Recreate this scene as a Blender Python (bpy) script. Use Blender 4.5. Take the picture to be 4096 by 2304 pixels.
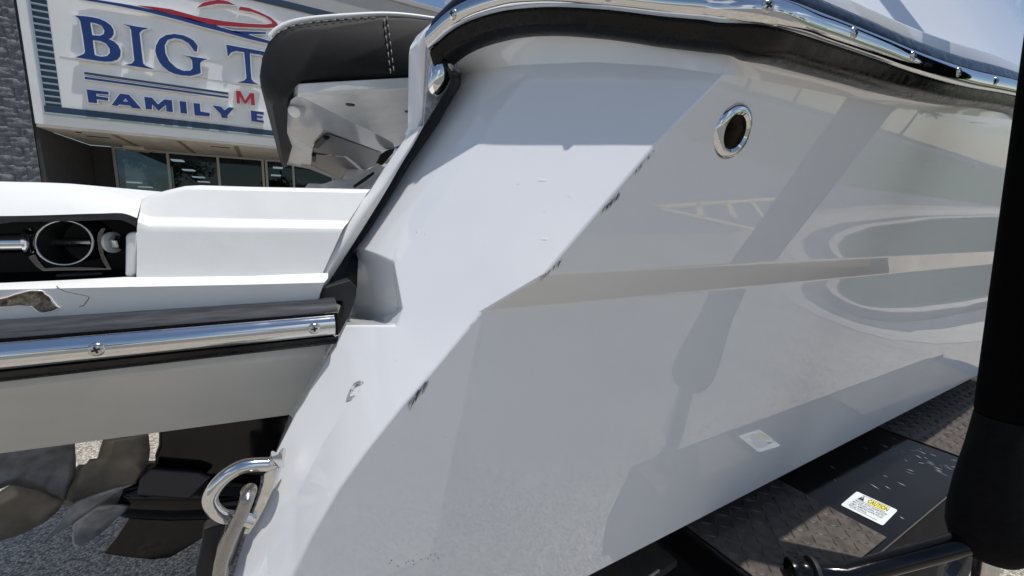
import bpy, bmesh, math, random
from mathutils import Vector, Matrix, noise
from mathutils.geometry import delaunay_2d_cdt
R = math.radians
random.seed(7)
for o in list(bpy.data.objects): bpy.data.objects.remove(o)
S = bpy.context.scene
COL = S.collection
# ------------------------------------------------------------------ camera
H = 1.55                                   # eye height above the tarmac
F_MM = 15.0
cam = bpy.data.cameras.new('camera'); cam_o = bpy.data.objects.new('camera', cam); COL.objects.link(cam_o)
cam.lens = F_MM; cam.sensor_width = 36; cam.clip_start = 0.02; cam.clip_end = 2000
PHI, TH, RO = R(59.7), R(10.0), R(2.0)     # x axis = towards the bow, y = inboard, z = up
w0 = Vector((math.cos(PHI), math.sin(PHI), 0))
cw = Vector((math.cos(TH)*w0.x, math.cos(TH)*w0.y, -math.sin(TH)))
r0 = Vector((math.sin(PHI), -math.cos(PHI), 0)); u0 = r0.cross(cw)
cr = math.cos(RO)*r0 + math.sin(RO)*u0; cu = -math.sin(RO)*r0 + math.cos(RO)*u0
CAM = Vector((0, 0, H))
m = Matrix((cr, cu, -cw)).transposed().to_4x4(); m.translation = CAM
cam_o.matrix_world = m
S.camera = cam_o
# ------------------------------------------------------------------ light
SUN = Vector((.17, -.14, .975)).normalized()
sl = bpy.data.lights.new('sun', 'SUN'); sl.energy = 5.0; sl.angle = R(.53); sl.color = (1, .975, .945)
so = bpy.data.objects.new('sun', sl); COL.objects.link(so)
so.rotation_euler = SUN.to_track_quat('Z', 'Y').to_euler()
W = bpy.data.worlds.new('World'); S.world = W; W.use_nodes = True
nt = W.node_tree; nt.nodes.clear()
def N(t, kind, **kw):
    n = t.nodes.new(kind)
    for k, v in kw.items():
        if k in n.inputs: n.inputs[k].default_value = v
        else: setattr(n, k, v)
    return n
sky = N(nt, 'ShaderNodeTexSky', sky_type='NISHITA', sun_disc=False)
sky.sun_elevation = math.asin(SUN.z); sky.sun_rotation = math.atan2(SUN.x, SUN.y)
sky.air_density = 1.0; sky.dust_density = .25; sky.ozone_density = 2.0
geo = N(nt, 'ShaderNodeTexCoord')
sep = N(nt, 'ShaderNodeSeparateXYZ'); nt.links.new(geo.outputs['Generated'], sep.inputs[0])
mx = N(nt, 'ShaderNodeMath', operation='MAXIMUM'); nt.links.new(sep.outputs['Z'], mx.inputs[0]); mx.inputs[1].default_value = 0
ad = N(nt, 'ShaderNodeMath', operation='ADD'); nt.links.new(mx.outputs[0], ad.inputs[0]); ad.inputs[1].default_value = .18
cx = N(nt, 'ShaderNodeMath', operation='DIVIDE'); nt.links.new(sep.outputs['X'], cx.inputs[0]); nt.links.new(ad.outputs[0], cx.inputs[1])
cy = N(nt, 'ShaderNodeMath', operation='DIVIDE'); nt.links.new(sep.outputs['Y'], cy.inputs[0]); nt.links.new(ad.outputs[0], cy.inputs[1])
cmb = N(nt, 'ShaderNodeCombineXYZ', Z=1.3); nt.links.new(cx.outputs[0], cmb.inputs[0]); nt.links.new(cy.outputs[0], cmb.inputs[1])
cn = N(nt, 'ShaderNodeTexNoise', Scale=1.1, Detail=9, Roughness=.56); nt.links.new(cmb.outputs[0], cn.inputs['Vector'])
crp = N(nt, 'ShaderNodeValToRGB'); crp.color_ramp.elements[0].position = .535; crp.color_ramp.elements[1].position = .66
nt.links.new(cn.outputs['Fac'], crp.inputs[0])
mixc = N(nt, 'ShaderNodeMix', data_type='RGBA')
nt.links.new(crp.outputs[0], mixc.inputs[0]); nt.links.new(sky.outputs[0], mixc.inputs[6]); mixc.inputs[7].default_value = (9.5, 9.7, 10.2, 1)
bg = N(nt, 'ShaderNodeBackground', Strength=.122); nt.links.new(mixc.outputs[2], bg.inputs[0])
wo = N(nt, 'ShaderNodeOutputWorld'); nt.links.new(bg.outputs[0], wo.inputs[0])
V = S.view_settings; V.view_transform = 'Standard'; V.look = 'None'; V.exposure = -0.35; V.gamma = 1; V.use_curve_mapping = False
S.render.engine = 'CYCLES'; S.cycles.max_bounces = 10; S.cycles.glossy_bounces = 5; S.cycles.transparent_max_bounces = 12
# ------------------------------------------------------------------ measuring helpers
FPX = F_MM/36*4096
def ray(px, py): return cw + (px-2048)/FPX*cr - (py-1152)/FPX*cu
def at(px, py, Y):                          # the place where a sight line meets the upright plane y = Y
    d = ray(px, py); return CAM + d*(Y/d.y)
def atz(px, py, z):
    d = ray(px, py); return CAM + d*((z-H)/d.z)
def atp(px, py, p, n):
    d = ray(px, py); return CAM + d*((Vector(p)-CAM).dot(n)/d.dot(n))
def proj(p):
    d = Vector(p)-CAM; z = d.dot(cw); return (2048+FPX*d.dot(cr)/z, 1152-FPX*d.dot(cu)/z)
def lerp(a, b, t): return a+(b-a)*t
def interp(xs, vs, x):
    if x <= xs[0]: return vs[0]
    for i in range(len(xs)-1):
        if x <= xs[i+1]: return lerp(vs[i], vs[i+1], (x-xs[i])/(xs[i+1]-xs[i]))
    return vs[-1]
# ------------------------------------------------------------------ materials
MATS = {}
def mat(name, col, rough=.5, metal=0, ior=1.5, var=.0, vscale=8, bump=0, bscale=200, bdist=.001, coat=0, rvar=0, rscale=20, detail=5, stretch=None, col2=None, emit=None):
    if name in MATS: return MATS[name]
    M = bpy.data.materials.new(name); M.use_nodes = True; t = M.node_tree; t.nodes.clear()
    out = N(t, 'ShaderNodeOutputMaterial'); p = N(t, 'ShaderNodeBsdfPrincipled')
    t.links.new(p.outputs[0], out.inputs[0])
    p.inputs['Base Color'].default_value = (*col, 1); p.inputs['Roughness'].default_value = rough
    p.inputs['Metallic'].default_value = metal; p.inputs['IOR'].default_value = ior
    if coat: p.inputs['Coat Weight'].default_value = coat; p.inputs['Coat Roughness'].default_value = .03
    tc = N(t, 'ShaderNodeTexCoord'); src = tc.outputs['Object']
    if stretch:
        mp = N(t, 'ShaderNodeMapping'); mp.inputs['Scale'].default_value = stretch; t.links.new(src, mp.inputs[0]); src = mp.outputs[0]
    if var or col2:
        n = N(t, 'ShaderNodeTexNoise', Scale=vscale, Detail=detail, Roughness=.6); t.links.new(src, n.inputs['Vector'])
        rp = N(t, 'ShaderNodeValToRGB'); t.links.new(n.outputs['Fac'], rp.inputs[0])
        a = tuple(c*(1-var) for c in col); b = col2 if col2 else tuple(min(1, c*(1+var)) for c in col)
        rp.color_ramp.elements[0].color = (*a, 1); rp.color_ramp.elements[1].color = (*b, 1)
        rp.color_ramp.elements[0].position = .36; rp.color_ramp.elements[1].position = .64
        t.links.new(rp.outputs[0], p.inputs['Base Color'])
    if rvar:
        n = N(t, 'ShaderNodeTexNoise', Scale=rscale, Detail=6, Roughness=.65); t.links.new(src, n.inputs['Vector'])
        mr = N(t, 'ShaderNodeMapRange'); t.links.new(n.outputs['Fac'], mr.inputs[0])
        mr.inputs[1].default_value = .35; mr.inputs[2].default_value = .7; mr.inputs[3].default_value = max(0, rough-rvar); mr.inputs[4].default_value = rough+rvar
        t.links.new(mr.outputs[0], p.inputs['Roughness'])
    if bump:
        n = N(t, 'ShaderNodeTexNoise', Scale=bscale, Detail=4, Roughness=.6); t.links.new(src, n.inputs['Vector'])
        b = N(t, 'ShaderNodeBump', Strength=bump, Distance=bdist); t.links.new(n.outputs['Fac'], b.inputs['Height'])
        t.links.new(b.outputs[0], p.inputs['Normal'])
    if emit: p.inputs['Emission Color'].default_value = (*emit[:3], 1); p.inputs['Emission Strength'].default_value = emit[3]
    MATS[name] = M; return M
GEL = mat('gelcoat', (.80, .80, .80), .014, ior=1.58, var=.02, vscale=3, rvar=.012, rscale=9, bump=.03, bscale=2.2, bdist=.004)
GELP = mat('textured gelcoat', (.755, .75, .73), .42, var=.03, vscale=12, bump=.25, bscale=420, bdist=.0006)
GELD = mat('weathered gelcoat', (.72, .72, .69), .3, var=.07, vscale=18, bump=.1, bscale=300, bdist=.0006)
RUB = mat('black rubber', (.004, .004, .0045), .26, ior=1.33, rvar=.12, rscale=60, bump=.12, bscale=300, bdist=.0005)
RUBW = mat('chalked rubber', (.034, .037, .043), .55, ior=1.3, var=.45, vscale=18, stretch=(1, 12, 14), bump=.2, bscale=120, bdist=.0006)
CHR = mat('polished stainless', (.74, .74, .73), .07, 1, rvar=.05, rscale=30, bump=.03, bscale=24, bdist=.002)
SST = mat('brushed stainless', (.58, .57, .55), .22, 1, rvar=.08, rscale=60, bump=.1, bscale=180, bdist=.0004)
BLK = mat('black gloss paint', (.005, .005, .006), .10, ior=1.38, rvar=.06, rscale=14, bump=.08, bscale=40, bdist=.001)
BLKM = mat('black matt', (.012, .012, .013), .6, var=.2, vscale=40)
VOID = mat('pocket black', (.008, .008, .008), .5)
VIN = mat('charcoal vinyl', (.0135, .0125, .0125), .65, ior=1.35, var=.1, vscale=60, bump=.35, bscale=700, bdist=.0006)
VINW = mat('white vinyl', (.74, .74, .72), .45, bump=.2, bscale=500, bdist=.0005)
THR = mat('white thread', (.34, .33, .30), .8)
# ------------------------------------------------------------------ object helpers
def link(name, me, material=None, parent=None):
    o = bpy.data.objects.new(name, me); COL.objects.link(o)
    if material and me is not None and not me.materials: me.materials.append(material)
    if parent: o.parent = parent; o.matrix_parent_inverse = Matrix.Translation(-Vector(parent.location))
    return o
def tag(o, label=None, cat=None, group=None, kind=None):
    if label: o['label'] = label
    if cat: o['category'] = cat
    if group: o['group'] = group
    if kind: o['kind'] = kind
    return o
def empty(name, label, cat, group=None):
    o = bpy.data.objects.new(name, None); COL.objects.link(o); o.empty_display_size = .1
    return tag(o, label, cat, group)
def smooth(me, ang=30):
    for p in me.polygons: p.use_smooth = True
    try: me.set_sharp_from_angle(angle=R(ang))
    except Exception: pass
def bevel(o, w, seg=3, ang=18):
    b = o.modifiers.new('bevel', 'BEVEL'); b.width = w; b.segments = seg; b.limit_method = 'ANGLE'; b.angle_limit = R(ang); b.harden_normals = False
    b.use_clamp_overlap = True
    for p in o.data.polygons: p.use_smooth = True
    wn = o.modifiers.new('wn', 'WEIGHTED_NORMAL'); wn.keep_sharp = True
def raw(name, vs, fs, material, parent=None, bev=0, seg=3, ang=18, sm=None, recalc=True):
    me = bpy.data.meshes.new(name); me.from_pydata([tuple(v) for v in vs], [], fs)
    if recalc:
        bm = bmesh.new(); bm.from_mesh(me); bmesh.ops.remove_doubles(bm, verts=bm.verts, dist=1e-5); bmesh.ops.recalc_face_normals(bm, faces=bm.faces); bm.to_mesh(me); bm.free()
    me.update()
    o = link(name, me, material, parent)
    if bev: bevel(o, bev, seg, ang)
    elif sm: smooth(me, sm)
    return o
def slab(name, pts, ext, material, parent=None, bev=.003, seg=2, ang=25):
    """a plate: outline pts (3d), thickened by vector ext"""
    n = len(pts); ext = Vector(ext)
    vs = [Vector(p) for p in pts]+[Vector(p)+ext for p in pts]
    fs = [list(range(n)), list(range(2*n-1, n-1, -1))]+[[i, (i+1) % n, n+(i+1) % n, n+i] for i in range(n)]
    return raw(name, vs, fs, material, parent, bev, seg, ang)
def box(name, lo, hi, material, parent=None, bev=.003):
    x0, y0, z0 = lo; x1, y1, z1 = hi
    return slab(name, [(x0, y0, z0), (x1, y0, z0), (x1, y1, z0), (x0, y1, z0)], (0, 0, z1-z0), material, parent, bev)
def grid(name, rows, material, parent=None, sm=30, closed=False, bev=0, recalc=True):
    """rows of equally many points -> quad sheet"""
    n = len(rows[0]); vs = [p for r_ in rows for p in r_]; fs = []
    for i in range(len(rows)-1):
        for j in range(n if closed else n-1):
            a, b = i*n+j, i*n+(j+1) % n; fs.append((a, b, b+n, a+n))
    return raw(name, vs, fs, material, parent, bev, sm=sm, recalc=recalc)
def catmull(pts, k=8):
    P = [Vector(p) for p in pts]; out = []
    for i in range(len(P)-1):
        a = P[max(i-1, 0)]; b = P[i]; c = P[i+1]; d = P[min(i+2, len(P)-1)]
        for s in range(k):
            t = s/k; out.append(.5*((2*b)+(c-a)*t+(2*a-5*b+4*c-d)*t*t+(3*b-a-3*c+d)*t**3))
    out.append(P[-1]); return out
def tube(name, path, rad, material, parent=None, seg=16, caps=True, sm=40):
    """round bar along a path; rad number or list"""
    P = [Vector(p) for p in path]; n = len(P); rows = []
    up = None
    for i, p in enumerate(P):
        t = (P[min(i+1, n-1)]-P[max(i-1, 0)]).normalized()
        if up is None: up = t.orthogonal().normalized()
        up = (up-t*up.dot(t)).normalized(); sd = t.cross(up)
        rr = rad[i] if isinstance(rad, (list, tuple)) else rad
        rows.append([p+rr*(math.cos(a)*up+math.sin(a)*sd) for a in [2*math.pi*k/seg for k in range(seg)]])
    vs = [q for r_ in rows for q in r_]; fs = []
    for i in range(n-1):
        for j in range(seg):
            a, b = i*seg+j, i*seg+(j+1) % seg; fs.append((a, b, b+seg, a+seg))
    if caps: fs.append(list(range(seg))[::-1]); fs.append(list(range((n-1)*seg, n*seg)))
    return raw(name, vs, fs, material, parent, sm=sm)
def lathe(name, prof, origin, axis, material, parent=None, seg=32, sm=35, closed=False):
    """prof: list of (radius, height along axis)"""
    ax = Vector(axis).normalized(); a1 = ax.orthogonal().normalized(); a2 = ax.cross(a1); o = Vector(origin)
    rows = [[o+ax*h+r_*(math.cos(2*math.pi*k/seg)*a1+math.sin(2*math.pi*k/seg)*a2) for k in range(seg)] for r_, h in prof]
    if closed: rows.append(rows[0])
    return grid(name, rows, material, parent, sm=sm, closed=True)
def evaluated_mesh(o):
    dg = bpy.context.evaluated_depsgraph_get(); dg.update(); return bpy.data.meshes.new_from_object(o.evaluated_get(dg))
def offset_poly(pts, d):                    # 2d outline pushed outwards by d (d>0) for a counter-clockwise outline
    n = len(pts); A = sum(pts[i][0]*pts[(i+1) % n][1]-pts[(i+1) % n][0]*pts[i][1] for i in range(n)); s = 1 if A > 0 else -1
    out = []
    for i in range(n):
        p0, p1, p2 = Vector(pts[i-1]), Vector(pts[i]), Vector(pts[(i+1) % n])
        e1 = (p1-p0); e2 = (p2-p1)
        if e1.length < 1e-7 or e2.length < 1e-7: out.append(tuple(p1)); continue
        e1.normalize(); e2.normalize()
        n1 = Vector((e1.y, -e1.x))*s; n2 = Vector((e2.y, -e2.x))*s
        b = n1+n2
        if b.length < .3: b = n1
        b.normalize(); k = min(1/max(.35, b.dot(n1)), 2.2)
        out.append(tuple(p1+b*d*k))
    return out
def plate2d(name, outers, holes, to3d, depth_vec, material, parent=None):
    """flat shape with holes, triangulated, thickened"""
    vs2, edges, faces = [], [], []
    for loop in outers+holes:
        s = len(vs2); vs2 += [Vector(p) for p in loop]; edges += [(s+i, s+(i+1) % len(loop)) for i in range(len(loop))]
    v, e, f, _, _, _ = delaunay_2d_cdt(vs2, edges, [], 0, 1e-6)
    def inside(pt, lp):
        c = False; n = len(lp); x, y = pt
        for i in range(n):
            x1, y1 = lp[i]; x2, y2 = lp[i-1]
            if (y1 > y) != (y2 > y) and x < (x2-x1)*(y-y1)/(y2-y1)+x1: c = not c
        return c
    keep = []
    for t in f:
        cx_ = sum(v[i][0] for i in t)/len(t); cy_ = sum(v[i][1] for i in t)/len(t)
        if any(inside((cx_, cy_), o) for o in outers) and not any(inside((cx_, cy_), h) for h in holes): keep.append(list(t))
    bm = bmesh.new(); bv = [bm.verts.new(to3d(*p)) for p in v]
    for t in keep:
        try: bm.faces.new([bv[i] for i in t])
        except ValueError: pass
    bmesh.ops.delete(bm, geom=[q for q in bm.verts if not q.link_faces], context='VERTS')
    if depth_vec is not None:
        r_ = bmesh.ops.extrude_face_region(bm, geom=list(bm.faces)[:], use_keep_orig=True)
        bmesh.ops.translate(bm, verts=[q for q in r_['geom'] if isinstance(q, bmesh.types.BMVert)], vec=Vector(depth_vec))
    bmesh.ops.recalc_face_normals(bm, faces=bm.faces)
    me = bpy.data.meshes.new(name); bm.to_mesh(me); bm.free()
    return link(name, me, material, parent)
# ================================================================== GROUND
def asphalt():
    M = bpy.data.materials.new('tarmac'); M.use_nodes = True; t = M.node_tree; p = t.nodes['Principled BSDF']
    tc = N(t, 'ShaderNodeTexCoord')
    v = N(t, 'ShaderNodeTexVoronoi', Scale=110, feature='F1'); t.links.new(tc.outputs['Object'], v.inputs['Vector'])
    n1 = N(t, 'ShaderNodeTexNoise', Scale=1.3, Detail=6); t.links.new(tc.outputs['Object'], n1.inputs['Vector'])
    n2 = N(t, 'ShaderNodeTexNoise', Scale=160, Detail=3); t.links.new(tc.outputs['Object'], n2.inputs['Vector'])
    rp = N(t, 'ShaderNodeValToRGB'); e = rp.color_ramp.elements
    sp = N(t, 'ShaderNodeSeparateColor'); t.links.new(v.outputs['Color'], sp.inputs[0]); t.links.new(sp.outputs[0], rp.inputs[0])
    e[0].position = 0; e[0].color = (.22, .19, .16, 1); e[1].position = 1; e[1].color = (.86, .78, .65, 1)
    q = e.new(.45); q.color = (.56, .50, .41, 1)
    dk = N(t, 'ShaderNodeMapRange'); t.links.new(v.outputs['Distance'], dk.inputs[0]); dk.inputs[1].default_value = .25; dk.inputs[2].default_value = .6; dk.inputs[3].default_value = 1; dk.inputs[4].default_value = .5
    mr = N(t, 'ShaderNodeMapRange'); t.links.new(n1.outputs['Fac'], mr.inputs[0]); mr.inputs[1].default_value = .3; mr.inputs[2].default_value = .7; mr.inputs[3].default_value = .85; mr.inputs[4].default_value = 1.15
    mm = N(t, 'ShaderNodeMath', operation='MULTIPLY'); t.links.new(dk.outputs[0], mm.inputs[0]); t.links.new(mr.outputs[0], mm.inputs[1])
    mx_ = N(t, 'ShaderNodeVectorMath', operation='SCALE'); t.links.new(rp.outputs[0], mx_.inputs[0]); t.links.new(mm.outputs[0], mx_.inputs['Scale'])
    t.links.new(mx_.outputs[0], p.inputs['Base Color']); p.inputs['Roughness'].default_value = .9
    b = N(t, 'ShaderNodeBump', Strength=.8, Distance=.006); t.links.new(dk.outputs[0], b.inputs['Height']); t.links.new(b.outputs[0], p.inputs['Normal'])
    return M
TAR = asphalt()
g = raw('parking_lot', [(-150, -150, 0), (150, -150, 0), (150, 150, 0), (-150, 150, 0)], [(0, 1, 2, 3)], TAR); g['kind'] = 'structure'
CONC = mat('concrete', (.42, .385, .33), .85, var=.12, vscale=6, bump=.3, bscale=90, bdist=.002)
GRASSG = mat('lawn soil', (.05, .075, .03), .95, var=.4, vscale=9)
BLADE = mat('grass blade', (.06, .11, .025), .6, var=.35, vscale=2)
PAINTY = mat('yellow road paint', (.80, .62, .25), .7, var=.15, vscale=14)
PAINTW = mat('white road paint', (.68, .66, .60), .7, var=.15, vscale=14)
BARK = mat('bark', (.12, .09, .065), .9, var=.3, vscale=12, bump=.6, bscale=30, bdist=.02)
LEAF = mat('leaf', (.055, .09, .028), .55, var=.4, vscale=1.5)

# ================================================================== STORE BUILDING
YF = 14.0
ZS = 1/1.907                                # sign measured on an enlarged print, 1.907 to 1
def fz(zx, zy, Y=YF): return at(zx*ZS, zy*ZS, Y)
WHITEW = mat('white painted panel', (.78, .78, .76), .55, var=.03, vscale=1.2, bump=.1, bscale=40)
GREYP = mat('grey parapet panel', (.42, .41, .39), .6, var=.05, vscale=.8)
STONE = mat('split faced block', (.15, .158, .175), .95, var=.35, vscale=14, bump=.8, bscale=38, bdist=.02, detail=8)
DKWALL = mat('charcoal stucco', (.055, .054, .055), .9, var=.12, vscale=6, bump=.3, bscale=90, bdist=.004)
SOFF = mat('soffit board', (.60, .56, .49), .8, var=.1, vscale=1.6, col2=(.68, .64, .58), stretch=(1, .25, 1))
NAVY = mat('navy trim', (.022, .045, .085), .4)
TEAL = mat('pale blue trim', (.30, .39, .43), .45)
BLUE = mat('royal blue letter face', (.006, .036, .17), .35, var=.05, vscale=3)
RED = mat('red letter face', (.38, .018, .025), .35, var=.05, vscale=3)
RIM = mat('white letter return', (.78, .79, .80), .4)
ALU = mat('mill aluminium', (.42, .41, .39), .4, .3)
def glass_mat():
    M = bpy.data.materials.new('tinted shop glass'); M.use_nodes = True; t = M.node_tree; t.nodes.clear()
    out = N(t, 'ShaderNodeOutputMaterial'); tr = N(t, 'ShaderNodeBsdfTransparent'); tr.inputs[0].default_value = (.22, .27, .30, 1)
    gl = N(t, 'ShaderNodeBsdfGlossy'); gl.inputs['Roughness'].default_value = .015; gl.inputs[0].default_value = (.55, .62, .66, 1)
    fr = N(t, 'ShaderNodeFresnel', IOR=1.6); mxs = N(t, 'ShaderNodeMixShader')
    t.links.new(fr.outputs[0], mxs.inputs[0]); t.links.new(tr.outputs[0], mxs.inputs[1]); t.links.new(gl.outputs[0], mxs.inputs[2]); t.links.new(mxs.outputs[0], out.inputs[0])
    return M
SHOPG = glass_mat()
store = empty('store_building', 'white fronted store with blue and red raised sign letters and dark glass shopfront', 'building')
store.location = (0, YF, 0)
XL = -4.27                                  # where the block wall meets the sign box
ZSOF = 3.14                                 # underside of the canopy
ZTOP = 7.62
YW = 17.5
box('sign_panel', (XL, YF, ZSOF), (16, YF+.25, ZTOP), WHITEW, store, .01)
box('parapet_cap', (XL-.05, YF-.08, ZTOP), (16.05, YF+.35, ZTOP+.14), GREYP, store, .01)
# grey upper field above the sign border
def border_z(px, py): return at(px, py, YF).z
ZB = at(1180, 30, YF).z
slab('upper_fascia', [(.0, YF-.02, ZB+.1), (16, YF-.02, ZB+.1), (16, YF-.02, ZTOP-.003), (.0, YF-.02, ZTOP-.003)], (0, .015, 0), GREYP, store, .002)
sf = box('soffit', (XL+.01, YF+.02, ZSOF-.06), (16, YW, ZSOF-.001), SOFF, store, .004)
box('soffit_drop', (XL+.9, YW-.8, ZSOF-.16), (-2.9, YW-.02, ZSOF-.063), SOFF, store, .004)
for i in range(7):
    x = XL+1.2+i*1.25
    box('joint_strip', (x, YF+.25, ZSOF-.066), (x+.11, YW-.85 if x < -2.9 else YW-.05, ZSOF-.061), mat('rusty joint', (.30, .23, .17), .8, var=.2, vscale=3), sf, 0)
for (px, py, a, b_) in [(600, 1010, .10, .10), (750, 1045, .45, .06), (1680, 1122, .45, .06)]:
    q = at(px*ZS, py*ZS, YF+1.4); q = atz(px*ZS, py*ZS, ZSOF-.066)
    box('vent', (q.x-a/2, q.y-b_/2, ZSOF-.075), (q.x+a/2, q.y+b_/2, ZSOF-.0605), BLKM, sf, 0)
# block pier to the left: every block its own piece
pier = box('pier_core', (XL-2.6, YF-.02, 0), (XL-.06, YF+1.2, 9), STONE, store, 0)
bw, bh = .405, .203
def block_mesh(seed):
    nx, nz = 9, 6; rows = []
    for j in range(nz+1):
        r_ = []
        for i in range(nx+1):
            u, v_ = i/nx, j/nz; edge = min(u, 1-u, v_*1.0, (1-v_))
            d = .0 if edge == 0 else .02+.05*noise.noise(Vector((u*2.2+seed*7, v_*1.6, seed)))+.03*noise.noise(Vector((u*6+seed*3, v_*5, seed+9)))
            r_.append(Vector((u*(bw-.008), -max(d, -.01), v_*(bh-.008))))
        rows.append(r_)
    vs = [p for r_ in rows for p in r_]; n = nx+1
    fs = [(i*n+j, i*n+j+1, (i+1)*n+j+1, (i+1)*n+j) for i in range(nz) for j in range(nx)]
    me = bpy.data.meshes.new('block'); me.from_pydata([tuple(v_) for v_ in vs], [], fs); me.materials.append(STONE); smooth(me, 80); return me
bms = [block_mesh(k*1.37+.5) for k in range(9)]
for j in range(0, 36):
    for i in range(4):
        z = 1.0+j*bh
        x1 = XL-.03-i*bw-(bw/2 if j % 2 else 0)
        if j % 2 and i == 0:
            o = link('block', bms[(j*3) % 9], None, pier); o.matrix_basis = Matrix.Translation((XL-.03-bw/2, YF-.025, z)) @ Matrix.Diagonal((.5, 1, 1, 1))
        o = link('block', bms[(j*5+i*7+random.randrange(3)) % 9], None, pier); o.matrix_basis = Matrix.Translation((x1-bw, YF-.025, z))
# recessed shopfront
box('return_wall', (XL-.04, YF+.05, 0), (XL+.02, YW+.1, ZSOF-.07), DKWALL, store, 0)
box('back_wall', (XL+.03, YW, 0), (at(455, 600, YW).x-.03, YW+.2, ZSOF-.07), DKWALL, store, 0)
mulls = [at(461, 650, YW).x, at(675, 660, YW).x, at(874, 670, YW).x, at(1052, 680, YW).x, at(1066, 680, YW).x, at(1173, 690, YW).x, at(1330, 690, YW).x]
mulls += [mulls[-1]+1.5*k for k in range(1, 6)]
for k, x in enumerate(mulls): box('mullion', (x-.035, YW-.06, 0), (x+.035, YW+.06, ZSOF-.065), ALU, store, .004)
for k in range(len(mulls)-1):
    if mulls[k+1]-mulls[k] < .3: continue
    box('window_head', (mulls[k]+.036, YW-.05, ZSOF-.13), (mulls[k+1]-.036, YW+.05, ZSOF-.066), ALU, store, .003)
    box('pane', (mulls[k]+.037, YW-.006, .12), (mulls[k+1]-.037, YW+.006, ZSOF-.132), SHOPG, store, 0)
    box('window_sill', (mulls[k]+.036, YW-.05, 0), (mulls[k+1]-.036, YW+.05, .118), ALU, store, .003)
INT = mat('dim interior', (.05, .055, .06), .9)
box('interior_floor', (XL, YW+.1, -.02), (16, YW+14, .01), INT, store, 0)
box('interior_ceiling', (XL, YW+.21, ZSOF+.3), (16, YW+14, ZSOF+.4), INT, store, 0)
box('interior_wall', (XL, YW+14, 0), (16, YW+14.1, ZSOF+.4), INT, store, 0)
LITE = mat('lit ceiling panel', (.8, .8, .8), .5, emit=(1, .97, .9, 5.0))
for (zx, zy, d) in [(1355, 1225, 3), (1440, 1298, 5), (1515, 1352, 7.5), (1555, 1387, 10), (1025, 1392, 9), (1110, 1427, 12), (2120, 1280, 4.5), (2105, 1338, 7)]:
    q = atz(zx*ZS, zy*ZS, ZSOF+.28); 
    q = at(zx*ZS, zy*ZS, YW+d)
    box('ceiling_light', (q.x-.14-.01*d, YW+d-.3, q.z-.02), (q.x+.14+.01*d, YW+d+.3, q.z+.02), LITE, store, 0)
# vertical ribbed strip and lower border of the sign
def colx(zy): return interp([0, 810], [297, 408], zy)
p0, p1 = fz(297, 0), fz(408, 815)
xm = (p0.x+p1.x)/2; 
ztopm, zbotm = ZTOP-.35, p1.z
box('ribbed_channel', (xm-.12, YF-.012, zbotm), (xm+.13, YF-.001, ztopm), NAVY, store, 0)
box('channel_edge', (xm-.15, YF-.04, zbotm), (xm-.121, YF-.002, ztopm), TEAL, store, .003)
k = 0; z = zbotm+.06
while z < ztopm-.1:
    slab('rib', [(xm-.118, YF-.014, z), (xm+.13, YF-.014, z), (xm+.13, YF-.045, z+.008), (xm-.118, YF-.045, z+.008)], (0, 0, .03), TEAL, store, .003); z += .134
zb = fz(900, 890).z
box('lower_border', (xm-.15, YF-.05, zb-.07), (16, YF-.001, zb+.07), NAVY, store, .01)
box('lower_border_edge', (xm-.15, YF-.055, zb-.12), (16, YF-.002, zb-.071), TEAL, store, .006)
box('upper_border', (xm+.3, YF-.05, ZB-.08), (16, YF-.0215, ZB+.10), NAVY, store, .01)
box('panel_joint', (xm+.21, YF-.006, fz(500, 437).z-.006), (16, YF-.001, fz(500, 437).z+.006), mat('joint sealant', (.5, .5, .5), .8), store, 0)
# raised letters
STAND = .11
def spl(loop, k=0):
    return loop
def letter(name, outer, holes, material, smoothk=0, rim=.022):
    def to2(l):
        q = [fz(x, y, YF-STAND) for x, y in l]; return [(p.x, p.z) for p in q]
    o2 = to2(outer); h2 = [to2(h) for h in holes]
    ob = offset_poly(o2, rim); hb = [offset_poly(h, -rim) for h in h2]
    body = plate2d(name, [ob], hb, lambda a, b: Vector((a, YF-STAND+.004, b)), (0, STAND-.03, 0), RIM, store)
    plate2d('letter_face', [o2], h2, lambda a, b: Vector((a, YF-STAND, b)), (0, .0035, 0), material, body)
    box('standoff', (sum(p[0] for p in o2)/len(o2)-.02, YF-.028, sum(p[1] for p in o2)/len(o2)-.02), (sum(p[0] for p in o2)/len(o2)+.02, YF-.001, sum(p[1] for p in o2)/len(o2)+.02), RIM, body, 0)
    return body
letter('letter_b', [(570,118),(640,122),(700,130),(760,143),(805,163),(845,192),(866,226),(868,258),(852,284),(828,298),(868,314),(903,348),(921,388),(918,428),(896,454),(852,469),(790,470),(690,455),(575,437),(622,418),(642,408),(648,392),(632,270),(612,160),(598,138)],
       [[(688,170),(735,178),(776,198),(797,232),(790,260),(762,272),(704,268)], [(707,305),(762,312),(808,332),(836,370),(838,404),(816,427),(772,432),(735,424),(722,416)]], BLUE)
letter('letter_i', [(935,182),(1030,200),(1132,215),(1085,229),(1064,250),(1078,370),(1092,484),(1112,502),(1180,530),(1070,513),(955,495),(1006,483),(1024,462),(1012,340),(999,225),(984,203)], [], BLUE)
letter('letter_g', [(1502,395),(1508,350),(1478,308),(1440,286),(1395,268),(1330,258),(1268,266),(1218,296),(1190,345),(1184,385),(1195,430),(1215,472),(1240,505),(1290,545),(1330,562),(1390,575),(1450,579),(1505,567),(1532,555),(1527,482),(1540,464),(1580,450),(1490,436),(1400,420),(1448,440),(1465,460),(1470,520),(1452,538),(1400,540),(1345,518),(1292,468),(1262,405),(1256,345),(1278,304),(1330,290),(1388,300),(1440,332),(1482,388)], [], BLUE)
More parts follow.
